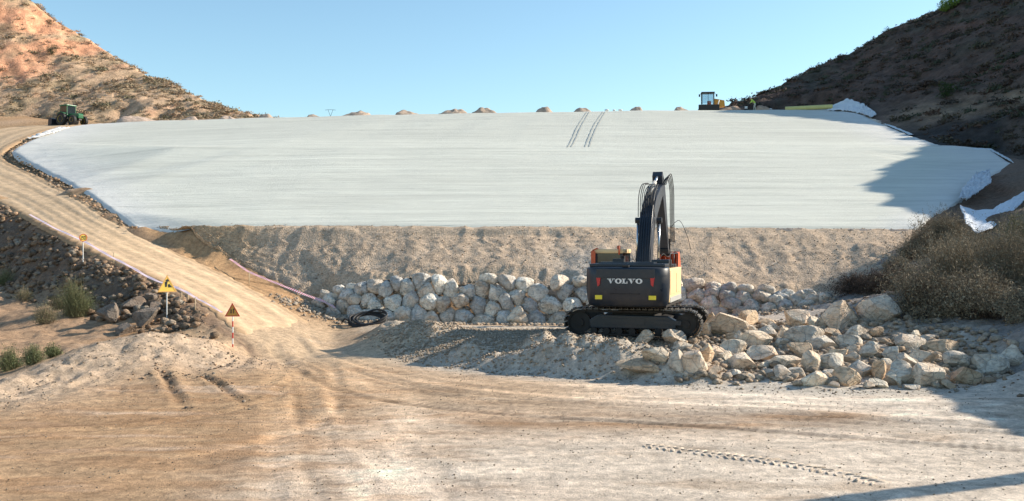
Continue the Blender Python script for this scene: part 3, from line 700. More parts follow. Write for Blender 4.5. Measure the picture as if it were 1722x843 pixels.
# hills -----------------------------------------------------------
def hill(name, x0, x1, y0, y1, step, mask, colf, amp, label, seed):
    hx = np.arange(x0, x1, step); hy = np.arange(y0, y1, step); HX, HY = np.meshgrid(hx, hy); HZ = blur(HT.grid(hx, hy), 3)
    sd = poly_sdf(mask, HX, HY); ins = smooth(0, 6, sd)
    rk = ridged(HX*.06+seed, HY*.06, 5, seed); fb = fbm(HX*.12, HY*.12, 5, seed+4)
    crag = ridged(HX*.33+.6*fbm(HX*.1, HY*.1, 3, 5), (HY+HZ)*.22, 4, seed+2); HZ = HZ+ins*amp*(.8*rk+1.0*fb+.45*fbm(HX*.55, HY*.55, 3, seed+9)+.55*crag*smooth(-.1, .4, fbm(HX*.05, HY*.05, 3, seed+6))-.6)-4.0*smooth(0, -3, sd)+.0
    px = 861+HX/HY*F; py = 421.5-(HZ-EYE)/HY*F
    if seed == 80: HZ = HZ+ins*smooth(1735, 1800, px)*(2.6*ridged(HX*.09, HY*.09, 4, 88)-1.0)
    Cc = colf(HX, HY, HZ, px, py, rk, fb)
    Fq = grid_faces(len(hx), len(hy)); keep = (sd.ravel()[Fq] > -4).any(1)
    o = mesh_np(name, np.stack([HX, HY, HZ], -1).reshape(-1, 3), Fq[keep], M_hill, col=np.clip(Cc, .015, .8).reshape(-1, 3), smoothf=True)
    meta(o, label, kind='structure'); return (hx, hy, HZ, sd)
def colL(HX, HY, HZ, px, py, rk, fb):
    Cc = np.ones(HX.shape+(3,))*np.array([.46, .31, .20])
    rock = smooth(-.05, .35, fbm(HX*.10, HZ*.18, 5, 71)+.5*smooth(300, 80, px)*smooth(150, 60, py)-.15)
    Cc = mixC(Cc, np.array([.64, .31, .18]), rock*.95)
    Cc = mixC(Cc, np.array([.27, .21, .13]), smooth(-.1, .3, fbm(HX*.25, HZ*.3, 4, 74))*.65*(1-.6*rock))
    Cc = Cc*(1+.35*rk*.6+.42*fbm(HX*.6, HZ*.9, 4, 72)+.25*fbm(HX*.25, HZ*2.2, 4, 73))[..., None]
    Cc = mixC(Cc, np.array([.50, .38, .28]), smooth(200, 212, py)*smooth(110, 30, px)*.9)
    return Cc
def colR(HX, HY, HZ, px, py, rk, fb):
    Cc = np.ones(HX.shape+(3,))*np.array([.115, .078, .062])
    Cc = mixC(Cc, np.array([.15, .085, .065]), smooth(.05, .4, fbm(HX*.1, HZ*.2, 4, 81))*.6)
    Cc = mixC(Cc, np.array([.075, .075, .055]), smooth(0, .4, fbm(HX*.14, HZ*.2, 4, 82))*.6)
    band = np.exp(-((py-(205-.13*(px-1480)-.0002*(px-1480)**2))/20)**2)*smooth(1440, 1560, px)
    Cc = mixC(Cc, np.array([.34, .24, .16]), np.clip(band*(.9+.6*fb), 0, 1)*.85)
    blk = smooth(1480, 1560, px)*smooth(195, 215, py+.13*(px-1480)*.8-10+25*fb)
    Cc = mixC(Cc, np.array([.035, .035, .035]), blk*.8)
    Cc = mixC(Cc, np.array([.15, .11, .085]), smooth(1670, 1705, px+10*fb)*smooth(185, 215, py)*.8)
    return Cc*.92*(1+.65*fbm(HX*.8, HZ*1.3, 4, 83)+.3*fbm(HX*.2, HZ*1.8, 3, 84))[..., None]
HL = hill('left_hill', -130, -20, 140, 230, .45, HLm, colL, 1.0, 'sunlit orange-brown hillside with scrub, left of the dam', 70)
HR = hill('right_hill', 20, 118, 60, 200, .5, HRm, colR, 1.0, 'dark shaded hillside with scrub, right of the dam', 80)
def hz(h, x, y):
    i = int(np.clip(np.searchsorted(h[0], x)-1, 0, len(h[0])-1)); j = int(np.clip(np.searchsorted(h[1], y)-1, 0, len(h[1])-1)); return float(h[2][j, i]), float(h[3][j, i])

# ------------------------------------------------------------------ rock wall: every stone a part
def poly_clip(P, a, b, c):            # keep a*x+b*y<=c
    out = []
    for i in range(len(P)):
        p, q = P[i], P[(i+1) % len(P)]; dp = a*p[0]+b*p[1]-c; dq = a*q[0]+b*q[1]-c
        if dp <= 0: out.append(p)
        if (dp < 0) != (dq < 0):
            t = dp/(dp-dq); out.append((p[0]+(q[0]-p[0])*t, p[1]+(q[1]-p[1])*t))
    return out
wb = resample(WALLB, 400); wt = resample(WALLT, 400)
LEN = np.concatenate([[0], np.cumsum(np.linalg.norm(np.diff(wb, axis=0), axis=1))]); WL = LEN[-1]
def wall_pt(s_, v):
    a = np.array([np.interp(s_, LEN, wb[:, k]) for k in range(3)]); b_ = np.array([np.interp(s_, LEN, wt[:, k]) for k in range(3)])
    return a+(b_-a)*v
rw = random.Random(21); cells = []; HM = 2.15
row_y = [.30, .86, 1.40, 1.90]
for ri, y in enumerate(row_y):
    x = rw.uniform(.1, .7)
    while x < WL:
        w = rw.uniform(.50, 1.25); cells.append([x+w/2, y+rw.uniform(-.27, .27)]); x += w
root_wall = thing('rock_wall', (0, 0, 0), 'long dry-stacked wall of pale limestone blocks at the foot of the gravel slope', 'rock wall')
def stone_mesh(poly, cx, cy, hh, seed):
    rs = random.Random(seed); n = 22; rad = []
    for k in range(n):
        th = 2*math.pi*k/n; dx, dy = math.cos(th), math.sin(th); best = 9
        for i in range(len(poly)):
            ax, ay = poly[i][0]-cx, poly[i][1]-cy; bx, by = poly[(i+1) % len(poly)][0]-cx, poly[(i+1) % len(poly)][1]-cy
            den = dx*(by-ay)-dy*(bx-ax)
            if abs(den) < 1e-9: continue
            t = (ax*(by-ay)-ay*(bx-ax))/den; s1 = (ax*dy-ay*dx)/den
            if t > 0 and -1e-6 <= s1 <= 1+1e-6: best = min(best, t)
        rad.append(best)
    rad = np.array(rad); rad = np.minimum(rad, 1.12*(rad+np.roll(rad, 1)+np.roll(rad, -1)+np.roll(rad, 2)+np.roll(rad, -2))/5)
    rad = .8*rad+.2*(rad+np.roll(rad, 1)+np.roll(rad, -1))/3; rad = rad*(1+.09*np.array([rs.uniform(-1, .35) for _ in range(n)]))
    rad = rad*1.07
    dep = rs.uniform(.26, .42); sd = rs.random()*90
    tiltx, tilty = rs.uniform(-.5, .5), rs.uniform(-.35, .45)
    Vv = []; rings = [(.80, -.30), (.99, -.10), (1.0, .05), (.95, .42), (.84, .74), (.66, .90), (.42, .98), (.2, 1.0)]
    for t, dd in rings:
        for k in range(n):
            th = 2*math.pi*k/n; r = rad[k]*t; x = r*math.cos(th); y = r*math.sin(th)
            dz = dep*dd
            Vv.append([x, y, dz])
    Vv.append([0, 0, dep]); Vv = np.array(Vv)
    nzv = fbm(Vv[:, 0]*2.2+sd, Vv[:, 1]*2.2+sd*.7, 3, 5); front = np.clip(Vv[:, 2]/dep, 0, 1)
    Vv[:, 2] += front*(.14*nzv+(tiltx*Vv[:, 0]+tilty*Vv[:, 1])*.55)
    # broken faces: flatten against a few planes
    for _ in range(8):
        nx, ny = rs.uniform(-1.1, 1.1), rs.uniform(-1.1, 1.1); nv = np.array([nx, ny, 1.0]); nv /= np.linalg.norm(nv); c = dep*rs.uniform(.55, .95)*nv[2]+.26*math.hypot(nx, ny)*.45
        d = Vv@nv-c; m_ = d > 0; Vv[m_] -= d[m_][:, None]*nv
    Vv[:, 2] += .05*fbm(Vv[:, 0]*7+sd, Vv[:, 1]*7, 3, 8)*(front > .1)
    Ff = []
    R_ = len(rings)
    for i in range(R_-1):
        for k in range(n):
            a = i*n+k; b_ = i*n+(k+1) % n; Ff += [[a, b_, b_+n], [a, b_+n, a+n]]
    for k in range(n): Ff.append([(R_-1)*n+k, (R_-1)*n+(k+1) % n, R_*n])
    return Vv, np.array(Ff)
tints = [(1, 1, 1), (1.1, 1.06, 1.0), (.86, .87, .88), (1.08, .99, .90), (.74, .75, .77), (1.2, 1.18, 1.12), (.92, .84, .76), (1.14, 1.12, 1.08)]
for ci, (cx, cy) in enumerate(cells):
    P = [(cx-1.3, max(-.08, cy-1.3)), (cx+1.3, max(-.08, cy-1.3)), (cx+1.3, min(HM, cy+1.3)), (cx-1.3, min(HM, cy+1.3))]
    for cj, (dx, dy) in enumerate(cells):
        if cj == ci or abs(dx-cx) > 2.4: continue
        a, b_ = dx-cx, (dy-cy)*1.0; mx, my = (cx+dx)/2, (cy+dy)/2
        P = poly_clip(P, a, b_, a*mx+b_*my)
    P = [(max(-.1, min(WL+.1, x)), y) for x, y in P]
    if len(P) < 3: continue
    gx = sum(p[0] for p in P)/len(P); gy = sum(p[1] for p in P)/len(P)
    if gx < 0 or gx > WL: continue
    v = gy/HM; c0 = wall_pt(gx, v); t0 = wall_pt(min(gx+.3, WL), v)-wall_pt(max(gx-.3, 0), v)
    upv = wall_pt(gx, 1)-wall_pt(gx, 0); hs = np.linalg.norm(upv)/HM
    if hs*HM < .45 or (cy > 1.75 and rw.random() < .22): continue
    t0 = Vector(t0).normalized(); uv = Vector(upv).normalized(); nv = t0.cross(uv).normalized()
    if nv.y > 0: nv = -nv
    uv = nv.cross(t0)*1.0
    if uv.z < 0: uv = -uv
    P = [((x-gx), (y-gy)*hs) for x, y in P]
    Vv, Ff = stone_mesh(P, 0, 0, 1, ci)
    Mx = np.array([tuple(t0), tuple(uv), tuple(nv)])
    if t0.cross(uv).dot(nv) < 0: Ff = Ff[:, ::-1]
    o = mesh_np('stone', Vv@Mx, Ff, M_wallrock, parent=root_wall, smoothf=False)
    o.location = Vector(c0)+nv*rw.uniform(-.08, .10); o.rotation_euler = (rw.uniform(-.12, .12), rw.uniform(-.06, .06), rw.uniform(-.12, .12))
    c = rw.choice(tints); o.color = (c[0], c[1], c[2], 1)
print('wall stones', len(root_wall.children))

# ------------------------------------------------------------------ boulder meshes shared by the loose rocks
def ico(sub):
    bm = bmesh.new(); bmesh.ops.create_icosphere(bm, subdivisions=sub, radius=1); bm.verts.ensure_lookup_table()
    V_ = np.array([tuple(v.co) for v in bm.verts]); F_ = np.array([[v.index for v in f.verts] for f in bm.faces]); bm.free(); return V_, F_
def rock_np(sub, seed, cuts=9, rough=.06):
    V_, F_ = ico(sub); rs = np.random.default_rng(seed)
    for k in range(cuts):
        nv = rs.normal(size=3); nv /= np.linalg.norm(nv); c = rs.uniform(.36, .72)
        d = V_@nv-c; m_ = d > 0; V_[m_] -= d[m_][:, None]*nv*.97
    nzv = fbm(V_[:, 0]*1.6+V_[:, 2]*1.1+seed, V_[:, 1]*1.6-V_[:, 2]*.9, 4, seed % 17)
    V_ = V_*(1+rough*1.6*nzv)[:, None]; V_ = V_/np.abs(V_).max(0); return V_, F_
BM = []
for k in range(16):
    V_, F_ = rock_np(3, 100+k, 10+k % 5, .035)
    me = bpy.data.meshes.new('boulder'); me.from_pydata(V_.tolist(), [], F_.tolist()); me.materials.append(M_boulder); BM.append(me)
# px, py, w, h, colour, shape
ROCKS = [(1216, 546, 60, 46, 'cream', 'rounded'), (1179, 555, 30, 30, 'orange', 'blocky'), (1200, 548, 28, 34, 'orange', 'upright'), (1256, 540, 40, 30, 'orange', 'blocky'), (1276, 572, 50, 38, 'cream', 'blocky'),
 (1086, 569, 32, 23, 'cream', 'pointed'), (1142, 571, 46, 24, 'grey', 'flat'), (1150, 586, 30, 19, 'cream', 'flat'), (1109, 602, 50, 28, 'cream', 'wedge-shaped'), (1080, 619, 72, 26, 'brown', 'long flat'),
 (1168, 610, 38, 40, 'pinkish', 'blocky'), (1141, 608, 30, 32, 'grey', 'blocky'), (1191, 598, 26, 32, 'orange', 'upright'), (1206, 594, 24, 28, 'pinkish', 'pointed'), (1222, 599, 28, 30, 'cream', 'blocky'),
 (1234, 586, 38, 22, 'pale', 'flat'), (1250, 608, 38, 36, 'pinkish', 'wedge-shaped'), (1228, 567, 20, 18, 'brown', 'small'), (1243, 567, 18, 18, 'pinkish', 'small'), (1199, 626, 28, 16, 'pinkish', 'flat'),
 (1291, 563, 30, 34, 'grey', 'leaning'), (1303, 553, 20, 18, 'cream', 'small'), (1318, 561, 22, 20, 'cream', 'small'), (1341, 538, 34, 34, 'pinkish', 'upright'), (1369, 546, 23, 22, 'pale', 'rounded'), (1294, 545, 30, 15, 'orange', 'flat'),
 (1390, 544, 25, 19, 'brown', 'blocky'), (1416, 534, 46, 46, 'pinkish', 'blocky'), (1457, 522, 30, 26, 'brown', 'blocky'), (1487, 520, 56, 52, 'grey', 'rounded'), (1317, 576, 26, 24, 'grey', 'blocky'), (1355, 568, 56, 30, 'grey', 'flat'),
 (1390, 577, 38, 28, 'grey', 'blocky'), (1425, 574, 46, 28, 'grey', 'blocky'), (1354, 592, 48, 28, 'brown', 'leaning'), (1292, 598, 54, 28, 'pinkish', 'slab-like'), (1328, 608, 50, 24, 'cream', 'flat'), (1320, 630, 34, 25, 'grey', 'blocky'),
 (1289, 617, 28, 13, 'pale', 'flat'), (1297, 628, 24, 14, 'grey', 'small'), (1370, 613, 36, 34, 'cream', 'pointed'), (1405, 612, 48, 30, 'grey', 'rounded'), (1415, 597, 38, 20, 'orange', 'flat'), (1434, 592, 22, 20, 'pinkish', 'small'),
 (1376, 641, 40, 25, 'pale', 'blocky'), (1405, 647, 18, 12, 'pinkish', 'small'), (1398, 629, 38, 23, 'grey', 'flat'), (1425, 636, 40, 29, 'orange', 'leaning'), (1453, 622, 38, 30, 'grey', 'pointed'), (1477, 622, 24, 38, 'orange', 'upright'),
 (1460, 649, 20, 15, 'pinkish', 'small'), (1485, 648, 34, 14, 'pale', 'flat'), (1493, 615, 20, 30, 'pale', 'upright'), (1463, 591, 36, 25, 'grey', 'blocky'), (1545, 567, 16, 19, 'pale', 'pointed'), (1565, 570, 22, 14, 'grey', 'small'),
 (1530, 582, 56, 28, 'grey', 'flat'), (1591, 588, 54, 27, 'brown', 'slab-like'), (1560, 602, 52, 24, 'cream', 'flat'), (1503, 598, 34, 25, 'grey', 'blocky'), (1524, 608, 40, 22, 'grey', 'rounded'), (1563, 631, 42, 48, 'pinkish', 'upright'),
 (1590, 627, 32, 30, 'brown', 'blocky'), (1613, 609, 40, 27, 'grey', 'blocky'), (1624, 633, 42, 36, 'brown', 'rounded'), (1663, 613, 64, 38, 'grey', 'blocky'), (1708, 602, 42, 34, 'grey', 'rounded'), (1525, 631, 38, 38, 'grey', 'blocky'),
 (1504, 636, 27, 28, 'pale', 'rounded'), (1598, 648, 28, 14, 'brown', 'flat'), (1647, 634, 24, 19, 'grey', 'small'), (1533, 651, 26, 10, 'grey', 'flat'), (1439, 606, 30, 24, 'grey', 'blocky'), (1262, 556, 26, 16, 'cream', 'small'), (1340, 628, 26, 20, 'grey', 'small'),
 (1445, 560, 34, 22, 'grey', 'flat'), (1478, 560, 30, 18, 'brown', 'flat'), (1232, 628, 26, 14, 'grey', 'small'), (1262, 632, 22, 12, 'cream', 'small'), (1152, 633, 18, 10, 'pinkish', 'small'), (1351, 556, 22, 14, 'grey', 'small'), (1405, 560, 30, 16, 'brown', 'small'),
 (874, 534, 36, 30, 'cream', 'pointed')]
tint = {'cream': (1.14, 1.09, 1.02), 'orange': (1.08, .92, .76), 'brown': (.85, .74, .63), 'grey': (.96, .97, .98), 'pinkish': (1.14, 1.04, .96), 'pale': (1.15, 1.13, 1.08)}
rr = random.Random(77); placed = []
for i, (px, py, w, h, cn, sh) in enumerate(ROCKS):
    base = castg(px, min(py+h*.42, 658)); d = base.y
    sx = w/2/F*d*1.24; sz = h/2/F*d*1.34; sy = (sx+sz)/2*rr.uniform(.85, 1.1)
    o = bpy.data.objects.new('boulder', BM[i % 16]); COL.objects.link(o)
    o.location = (base.x, base.y+sy*.55, W(px, py, d+sy*.3).z)
    o.scale = (sx, sy, sz); o.rotation_euler = (rr.uniform(-.15, .15), rr.uniform(-.22, .22) if sh != 'leaning' else .5, rr.uniform(-.5, .5)+rr.choice([0, math.pi]))
    t = tint[cn]; k = rr.uniform(.92, 1.06); o.color = (t[0]*k, t[1]*k, t[2]*k, 1); placed.append([o, px, py, w, h, cn, sh])
def big(w, h): return 'large' if w*h > 1500 else ('small' if w*h < 550 else 'mid-sized')
zones = [('beside the gravel hump', lambda x, y: x < 1125), ('by the right end of the excavator track', lambda x, y: x < 1275 and y < 575), ('in the low front left of the heap', lambda x, y: x < 1275),
         ('at the back of the heap below the rock wall', lambda x, y: x < 1380 and y < 585), ('under the dark brush at the back', lambda x, y: y < 550), ('at the front foot of the heap', lambda x, y: y > 625 and x < 1510),
         ('at the right front corner of the heap', lambda x, y: y > 620), ('in the shaded hollow mid heap', lambda x, y: y < 585 and x < 1520), ('in the middle of the heap', lambda x, y: x < 1510), ('on the shaded right shoulder of the heap', lambda x, y: True)]
byz = {}
for p in placed[:-1]:
    zn = next(n_ for n_, f in zones if f(p[1], p[2])); byz.setdefault((zn, big(p[3], p[4]), p[5], p[6]), []).append(p)
ords = ['leftmost', 'second from left', 'third from left', 'fourth from left', 'fifth from left']
for (zn, bg_, cn, sh), L in byz.items():
    L.sort(key=lambda p: p[1])
    for k, p in enumerate(L):
        shp = '' if sh == 'small' else sh+' '
        lab = f'{bg_} {cn} {shp}boulder {zn}' if len(L) == 1 else f'{ords[k]} {bg_} {cn} {shp}boulder {zn}'
        meta(p[0], lab, 'boulder', 'boulders in the loose heap')
meta(placed[-1][0], 'single cream boulder standing alone against the foot of the rock wall', 'boulder')
# ravine boulders, tinted dark to stand in for the bank's shade
rav = [(186, 528, 44, 34, 'large grey boulder lowest left in the ravine shade'), (222, 512, 42, 26, 'flat grey boulder above the others in the ravine shade'), (238, 536, 46, 36, 'largest blocky boulder in the middle of the ravine shade'), (262, 520, 30, 26, 'upright grey boulder rightmost in the ravine shade'), (205, 552, 40, 26, 'half-buried dark boulder behind the spoil mound'), (250, 498, 24, 16, 'small sunlit boulder on the rubble bank above the dark ones'), (172, 505, 22, 16, 'small dark boulder beside the green broom bush')]
for i, (px, py, w, h, lab) in enumerate(rav):
    base = castg(px, py+h*.4); d = base.y; o = bpy.data.objects.new('boulder', BM[(i*3+2) % 16]); COL.objects.link(o)
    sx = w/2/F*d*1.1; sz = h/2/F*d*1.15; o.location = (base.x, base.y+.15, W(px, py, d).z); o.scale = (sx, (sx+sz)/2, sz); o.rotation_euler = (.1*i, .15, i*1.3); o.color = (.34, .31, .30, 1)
    meta(o, lab, 'boulder', 'boulders in the ravine')

# ------------------------------------------------------------------ scatter helpers (stuff)
def scatter(name, proto, P, S, mat, label, col=None, rot=None, kind='stuff', squash=.7, smoothf=False):
    V0, F0 = proto; n_ = len(P); P = np.asarray(P, float); S = np.asarray(S, float)
    a = rng.uniform(0, 2*np.pi, n_); t = rng.uniform(-.5, .5, n_) if rot is None else np.zeros(n_)
    ca, sa = np.cos(a)[:, None], np.sin(a)[:, None]; ct, st_ = np.cos(t)[:, None], np.sin(t)[:, None]
    x = V0[:, 0][None]; y = V0[:, 1][None]; z = V0[:, 2][None]*squash
    x, z = x*ct-z*st_, x*st_+z*ct
    X_ = x*ca-y*sa; Y_ = x*sa+y*ca
    Vv = np.stack([X_, Y_, z+0*X_], -1)*S[:, None, None]+P[:, None, :]
    Ff = F0[None]+(np.arange(n_)*len(V0))[:, None, None]
    cv = None
    if col is not None: cv = np.repeat(col[:, None, :], len(V0), 1).reshape(-1, 3)
    o = mesh_np(name, Vv.reshape(-1, 3), Ff.reshape(-1, F0.shape[1]), mat, col=cv, smoothf=smoothf)
    meta(o, label, kind=kind); return o
pebs = [rock_np(1, 300+k, 5, .03) for k in range(3)]
octa = (np.array([(1, 0, 0), (-.8, .3, 0), (.1, 1, .1), (0, -.9, -.1), (.1, 0, .9), (0, .1, -.8)], float), np.array([(0, 2, 4), (2, 1, 4), (1, 3, 4), (3, 0, 4), (2, 0, 5), (1, 2, 5), (3, 1, 5), (0, 3, 5)]))
def greys(n_, a=.75, b_=1.25, warm=.08):
    k = rng.uniform(a, b_, n_); w_ = rng.uniform(-warm, warm, n_); return np.stack([k*(1+w_), k, k*(1-w_)], -1)
def vg(x, y): return np.array([gz(a, b_) for a, b_ in zip(x, y)])
# gravel on the pad
P = []; 
padpoly = [G(585, 560), G(640, 547, .6), G(860, 546, .7), G(1180, 535, .8), G(1330, 560, .8), G(1330, 640), G(1180, 642), G(1050, 636), G(900, 628), G(780, 618), G(690, 606)]
x = rng.uniform(-8, 11, 60000); y = rng.uniform(27, 45, 60000); s_ = poly_sdf(padpoly, x, y); k = (s_ > rng.uniform(-.8, .6, 60000)) & (y < 38); x, y = x[k][:19000], y[k][:19000]
r_ = .018+.05*rng.random(len(x))**2; scatter('loose_gravel', octa, np.stack([x, y, vg(x, y)+r_*.4], -1), r_, M_pebble, 'loose pale gravel spread around the excavator', greys(len(x), .9, 1.2, .04))
# stones over the yard, denser on the left mound and by the heap
x = rng.uniform(-13, 12, 26000); y = rng.uniform(11.5, 34, 26000); s1 = np.exp(-(line_dist([W(-20, 668, 24.5), W(60, 635, 27), W(160, 600, 29), W(240, 580, 30.2), W(330, 590, 31), W(400, 610, 32)], x, y)/1.6)**2); s2 = np.exp(-(line_dist(foot[3:], x, y)/.7)**2)
pr = .14+.75*s1+.7*s2; k = (rng.random(26000) < pr); x, y, s1, s2 = x[k], y[k], s1[k], s2[k]; r_ = rng.uniform(.008, .022, len(x))*(1+2.2*(np.maximum(s1, s2)+.15)*rng.random(len(x))**3)
scatter('loose_stones', octa, np.stack([x, y, vg(x, y)+r_*.3], -1), r_, M_pebble, 'small loose stones scattered over the yard and spoil mound', greys(len(x), .5, 1.1))
# rubble on the bank
x = rng.uniform(-42, -7, 60000); y = rng.uniform(31, 66, 60000); s_ = poly_sdf(BANK, x, y); kx = 861+x/y*F; k = (s_ > rng.uniform(-1.4, .2, 60000)) & (kx > -60) & (kx < 335+30*rng.normal(size=60000)) & (fbm(x*.45, y*.45, 3, 95) > rng.uniform(-.5, .35, 60000)) & (poly_sdf(POLY_ROAD, x, y) < -.1)
x, y = x[k][:7500], y[k][:9500]; r_ = .03+.22*rng.random(len(x))**4.5
scatter('rubble', rock_np(1, 333, 4, .0), np.stack([x, y, vg(x, y)+r_*.3], -1), r_, M_rubble, 'angular rubble covering the embankment below the haul road', greys(len(x), .35, 1.1, .12), squash=.8)
# stones on the gravel slope
idx = rng.integers(0, SLOPE_PTS.shape[0]-1, 8000); jdx = rng.integers(0, SLOPE_PTS.shape[1]-1, 8000); p = SLOPE_PTS[idx, jdx]+rng.uniform(-.05, .05, (8000, 3))*[1, 1, 0]
r_ = .010+.055*rng.random(8000)**5; scatter('slope_gravel', octa, p+[0, 0, .01], r_, M_pebble, 'stones lying on the gravel slope', greys(8000, .6, 1.05))
# broken stone beside the hose and in the heap gaps
x = []; y = []
for (px, py, sp, cnt) in ((540, 525, .9, 260), (580, 538, .7, 160), (500, 512, .6, 120), (650, 540, .8, 120)):
    g = castg(px, py); x += list(rng.normal(g.x, sp, cnt)); y += list(rng.normal(g.y, .5, cnt))
x = np.array(x); y = np.array(y); r_ = .03+.11*rng.random(len(x))**2.5
scatter('broken_stone', pebs[1], np.stack([x, y, vg(x, y)+r_*.35], -1), r_, M_pebble, 'broken stone dumped by the left end of the rock wall', greys(len(x), .8, 1.15))
hpoly = [G(1120, 645), G(1690, 655), W(1690, 580, 30.5), W(1560, 545, 33.5), W(1380, 520, 38), W(1200, 535, 39), W(1130, 570, 34)]
x = rng.uniform(4, 18, 14000); y = rng.uniform(25, 40, 14000); k = poly_sdf(hpoly, x, y) > rng.uniform(-.5, .3, 14000); x, y = x[k][:2400], y[k][:2400]; r_ = .03+.17*rng.random(len(x))**2.6
scatter('heap_rubble', pebs[2], np.stack([x, y, vg(x, y)+r_*.35], -1), r_, M_pebble, 'smaller broken stone between the boulders of the heap', greys(len(x), .7, 1.2))
x = rng.uniform(9, 20, 6000); y = rng.uniform(21, 40, 6000); k = (x > 861*0+ (12.2-.0*y)); x, y = x[k][:1600], y[k][:1600]; r_ = .015+.08*rng.random(len(x))**4
scatter('bank_stones', pebs[2], np.stack([x, y, vg(x, y)+r_*.3], -1), r_, M_rubble, 'stones on the shaded earth bank at the right', greys(len(x), .6, 1.2))
# chinks of the wall, its foot, clods thrown out of the furrows
Pw = []; rwl = []
for k in range(1500):
    s_ = rng.uniform(0, WL); v = rng.uniform(-.02, .9); p = wall_pt(s_, v); Pw.append((p[0], p[1]+rng.uniform(-.02, .16), p[2])); rwl.append(.05+.13*rng.random()**1.8)
scatter('chink_stones', pebs[1], np.array(Pw), np.array(rwl), M_pebble, 'small stones packed in the joints of the rock wall', greys(len(Pw), .55, 1.0), squash=.9)
Pw = []
for k in range(1500):
    s_ = rng.uniform(0, WL); p = wall_pt(s_, 0); q_ = abs(rng.normal(0, .8)); Pw.append((p[0]+rng.normal(0, .2), p[1]-.25-q_, 0))
Pw = np.array(Pw); rwl = .02+.12*rng.random(len(Pw))**3*np.exp(-np.abs(Pw[:, 1]-43)*.0); Pw[:, 2] = vg(Pw[:, 0], Pw[:, 1])+rwl*.3
scatter('foot_stones', pebs[0], Pw, rwl, M_pebble, 'spalls scattered along the foot of the rock wall', greys(len(Pw), .75, 1.15))
Pw = []
for l in ([(268, 618), (285, 645), (312, 690)], [(338, 630), (380, 656), (424, 690)], [(395, 605), (370, 618), (345, 626)], [(230, 640), (300, 628), (350, 640)]):
    L_ = densify([castg(*q) for q in l], 60)
    for q in L_:
        if rng.random() < .55: Pw.append((q.x+rng.normal(0, .13), q.y+rng.normal(0, .18)))
Pw = np.array(Pw); rwl = .010+.045*rng.random(len(Pw))**2.5
scatter('dirt_clods', rock_np(1, 341, 3, .1), np.stack([Pw[:, 0], Pw[:, 1], vg(Pw[:, 0], Pw[:, 1])+rwl*.3], -1), rwl, M_rubble, 'dark clods thrown up beside the furrows', greys(len(Pw), .5, 1.05, .15))
# broken earth along the left edge of the lining, litter along the crest
Pw = []
L_ = resample(LEFTW[:6], 700)
for q in L_:
    Pw.append((q[0]-abs(rng.normal(0, .35))-.02, q[1]-abs(rng.normal(0, .25)), q[2]+.02))
Pw = np.array(Pw); Pw[:, 2] = [H(a, b_)+.05 for a, b_ in zip(Pw[:, 0], Pw[:, 1])]; rwl = .02+.13*rng.random(len(Pw))**4
scatter('edge_rubble', rock_np(1, 351, 4, .05), Pw, rwl, M_rubble, 'broken earth and stones along the left edge of the lining', greys(len(Pw), .8, 1.5, .12))
L_ = resample(CREST[:-1], 260); Pw = np.stack([L_[:, 0]+rng.normal(0, 1.5, 260), L_[:, 1]+1.2+np.abs(rng.normal(0, .8, 260)), L_[:, 2]+.03], -1)
scatter('crest_litter', rock_np(1, 352, 4, .05), Pw, .06+.25*rng.random(260)**3, M_rubble, 'scattered stones and clods along the dam crest', greys(260, .8, 1.6))
# tyre tread print: rows of pressed-up bars
def tread(l, wd, step, hgt, label):
    P_ = densify([castg(*q) for q in l], 40); L = [0]
    for k in range(1, len(P_)): L.append(L[-1]+math.hypot(P_[k].x-P_[k-1].x, P_[k].y-P_[k-1].y))
    L = np.array(L); A_ = np.array([tuple(p) for p in P_]); Vv = []; Ff = []
    for k, s_ in enumerate(np.arange(0, L[-1], step)):
        x = np.interp(s_, L, A_[:, 0]); y = np.interp(s_, L, A_[:, 1]); x2 = np.interp(s_+.05, L, A_[:, 0]); y2 = np.interp(s_+.05, L, A_[:, 1]); t = np.array([x2-x, y2-y]); t /= np.hypot(*t)+1e-9; nrm = np.array([-t[1], t[0]])
        for sd in (-1, 1):
            if rng.random() < .04: continue
            c0 = np.array([x, y])+nrm*sd*.05; c1 = np.array([x, y])+nrm*sd*(wd/2)*rng.uniform(.8, 1.1)+t*.10; w_ = step*.28*rng.uniform(.7, 1.2); h_ = hgt*rng.uniform(.6, 1.25); b0 = len(Vv)
            for q, hh in ((c0-t*w_, -.012), (c1-t*w_, -.012), (c1+t*w_, -.012), (c0+t*w_, -.012), (c0-t*w_*.35, h_), (c1-t*w_*.35, h_*.8), (c1+t*w_*.35, h_*.8), (c0+t*w_*.35, h_)):
                q = q+rng.normal(0, .012, 2); Vv.append((q[0], q[1], gz(q[0], q[1])+hh))
            Ff += [[b0+a for a in f] for f in ((4, 5, 6, 7), (0, 1, 5, 4), (1, 2, 6, 5), (2, 3, 7, 6), (3, 0, 4, 7))]
    o = mesh_np('tread_print', np.array(Vv), np.array(Ff), M_ground, col=np.tile(np.array([[.60, .49, .39]]), (len(Vv), 1))*rng.uniform(.85, 1.1, (len(Vv), 1))); meta(o, label, kind='stuff')
tread([(1085, 750), (1180, 762), (1290, 777), (1420, 800), (1480, 815)], .46, .15, .022, 'tyre tread print pressed up in the yard dirt at lower right')

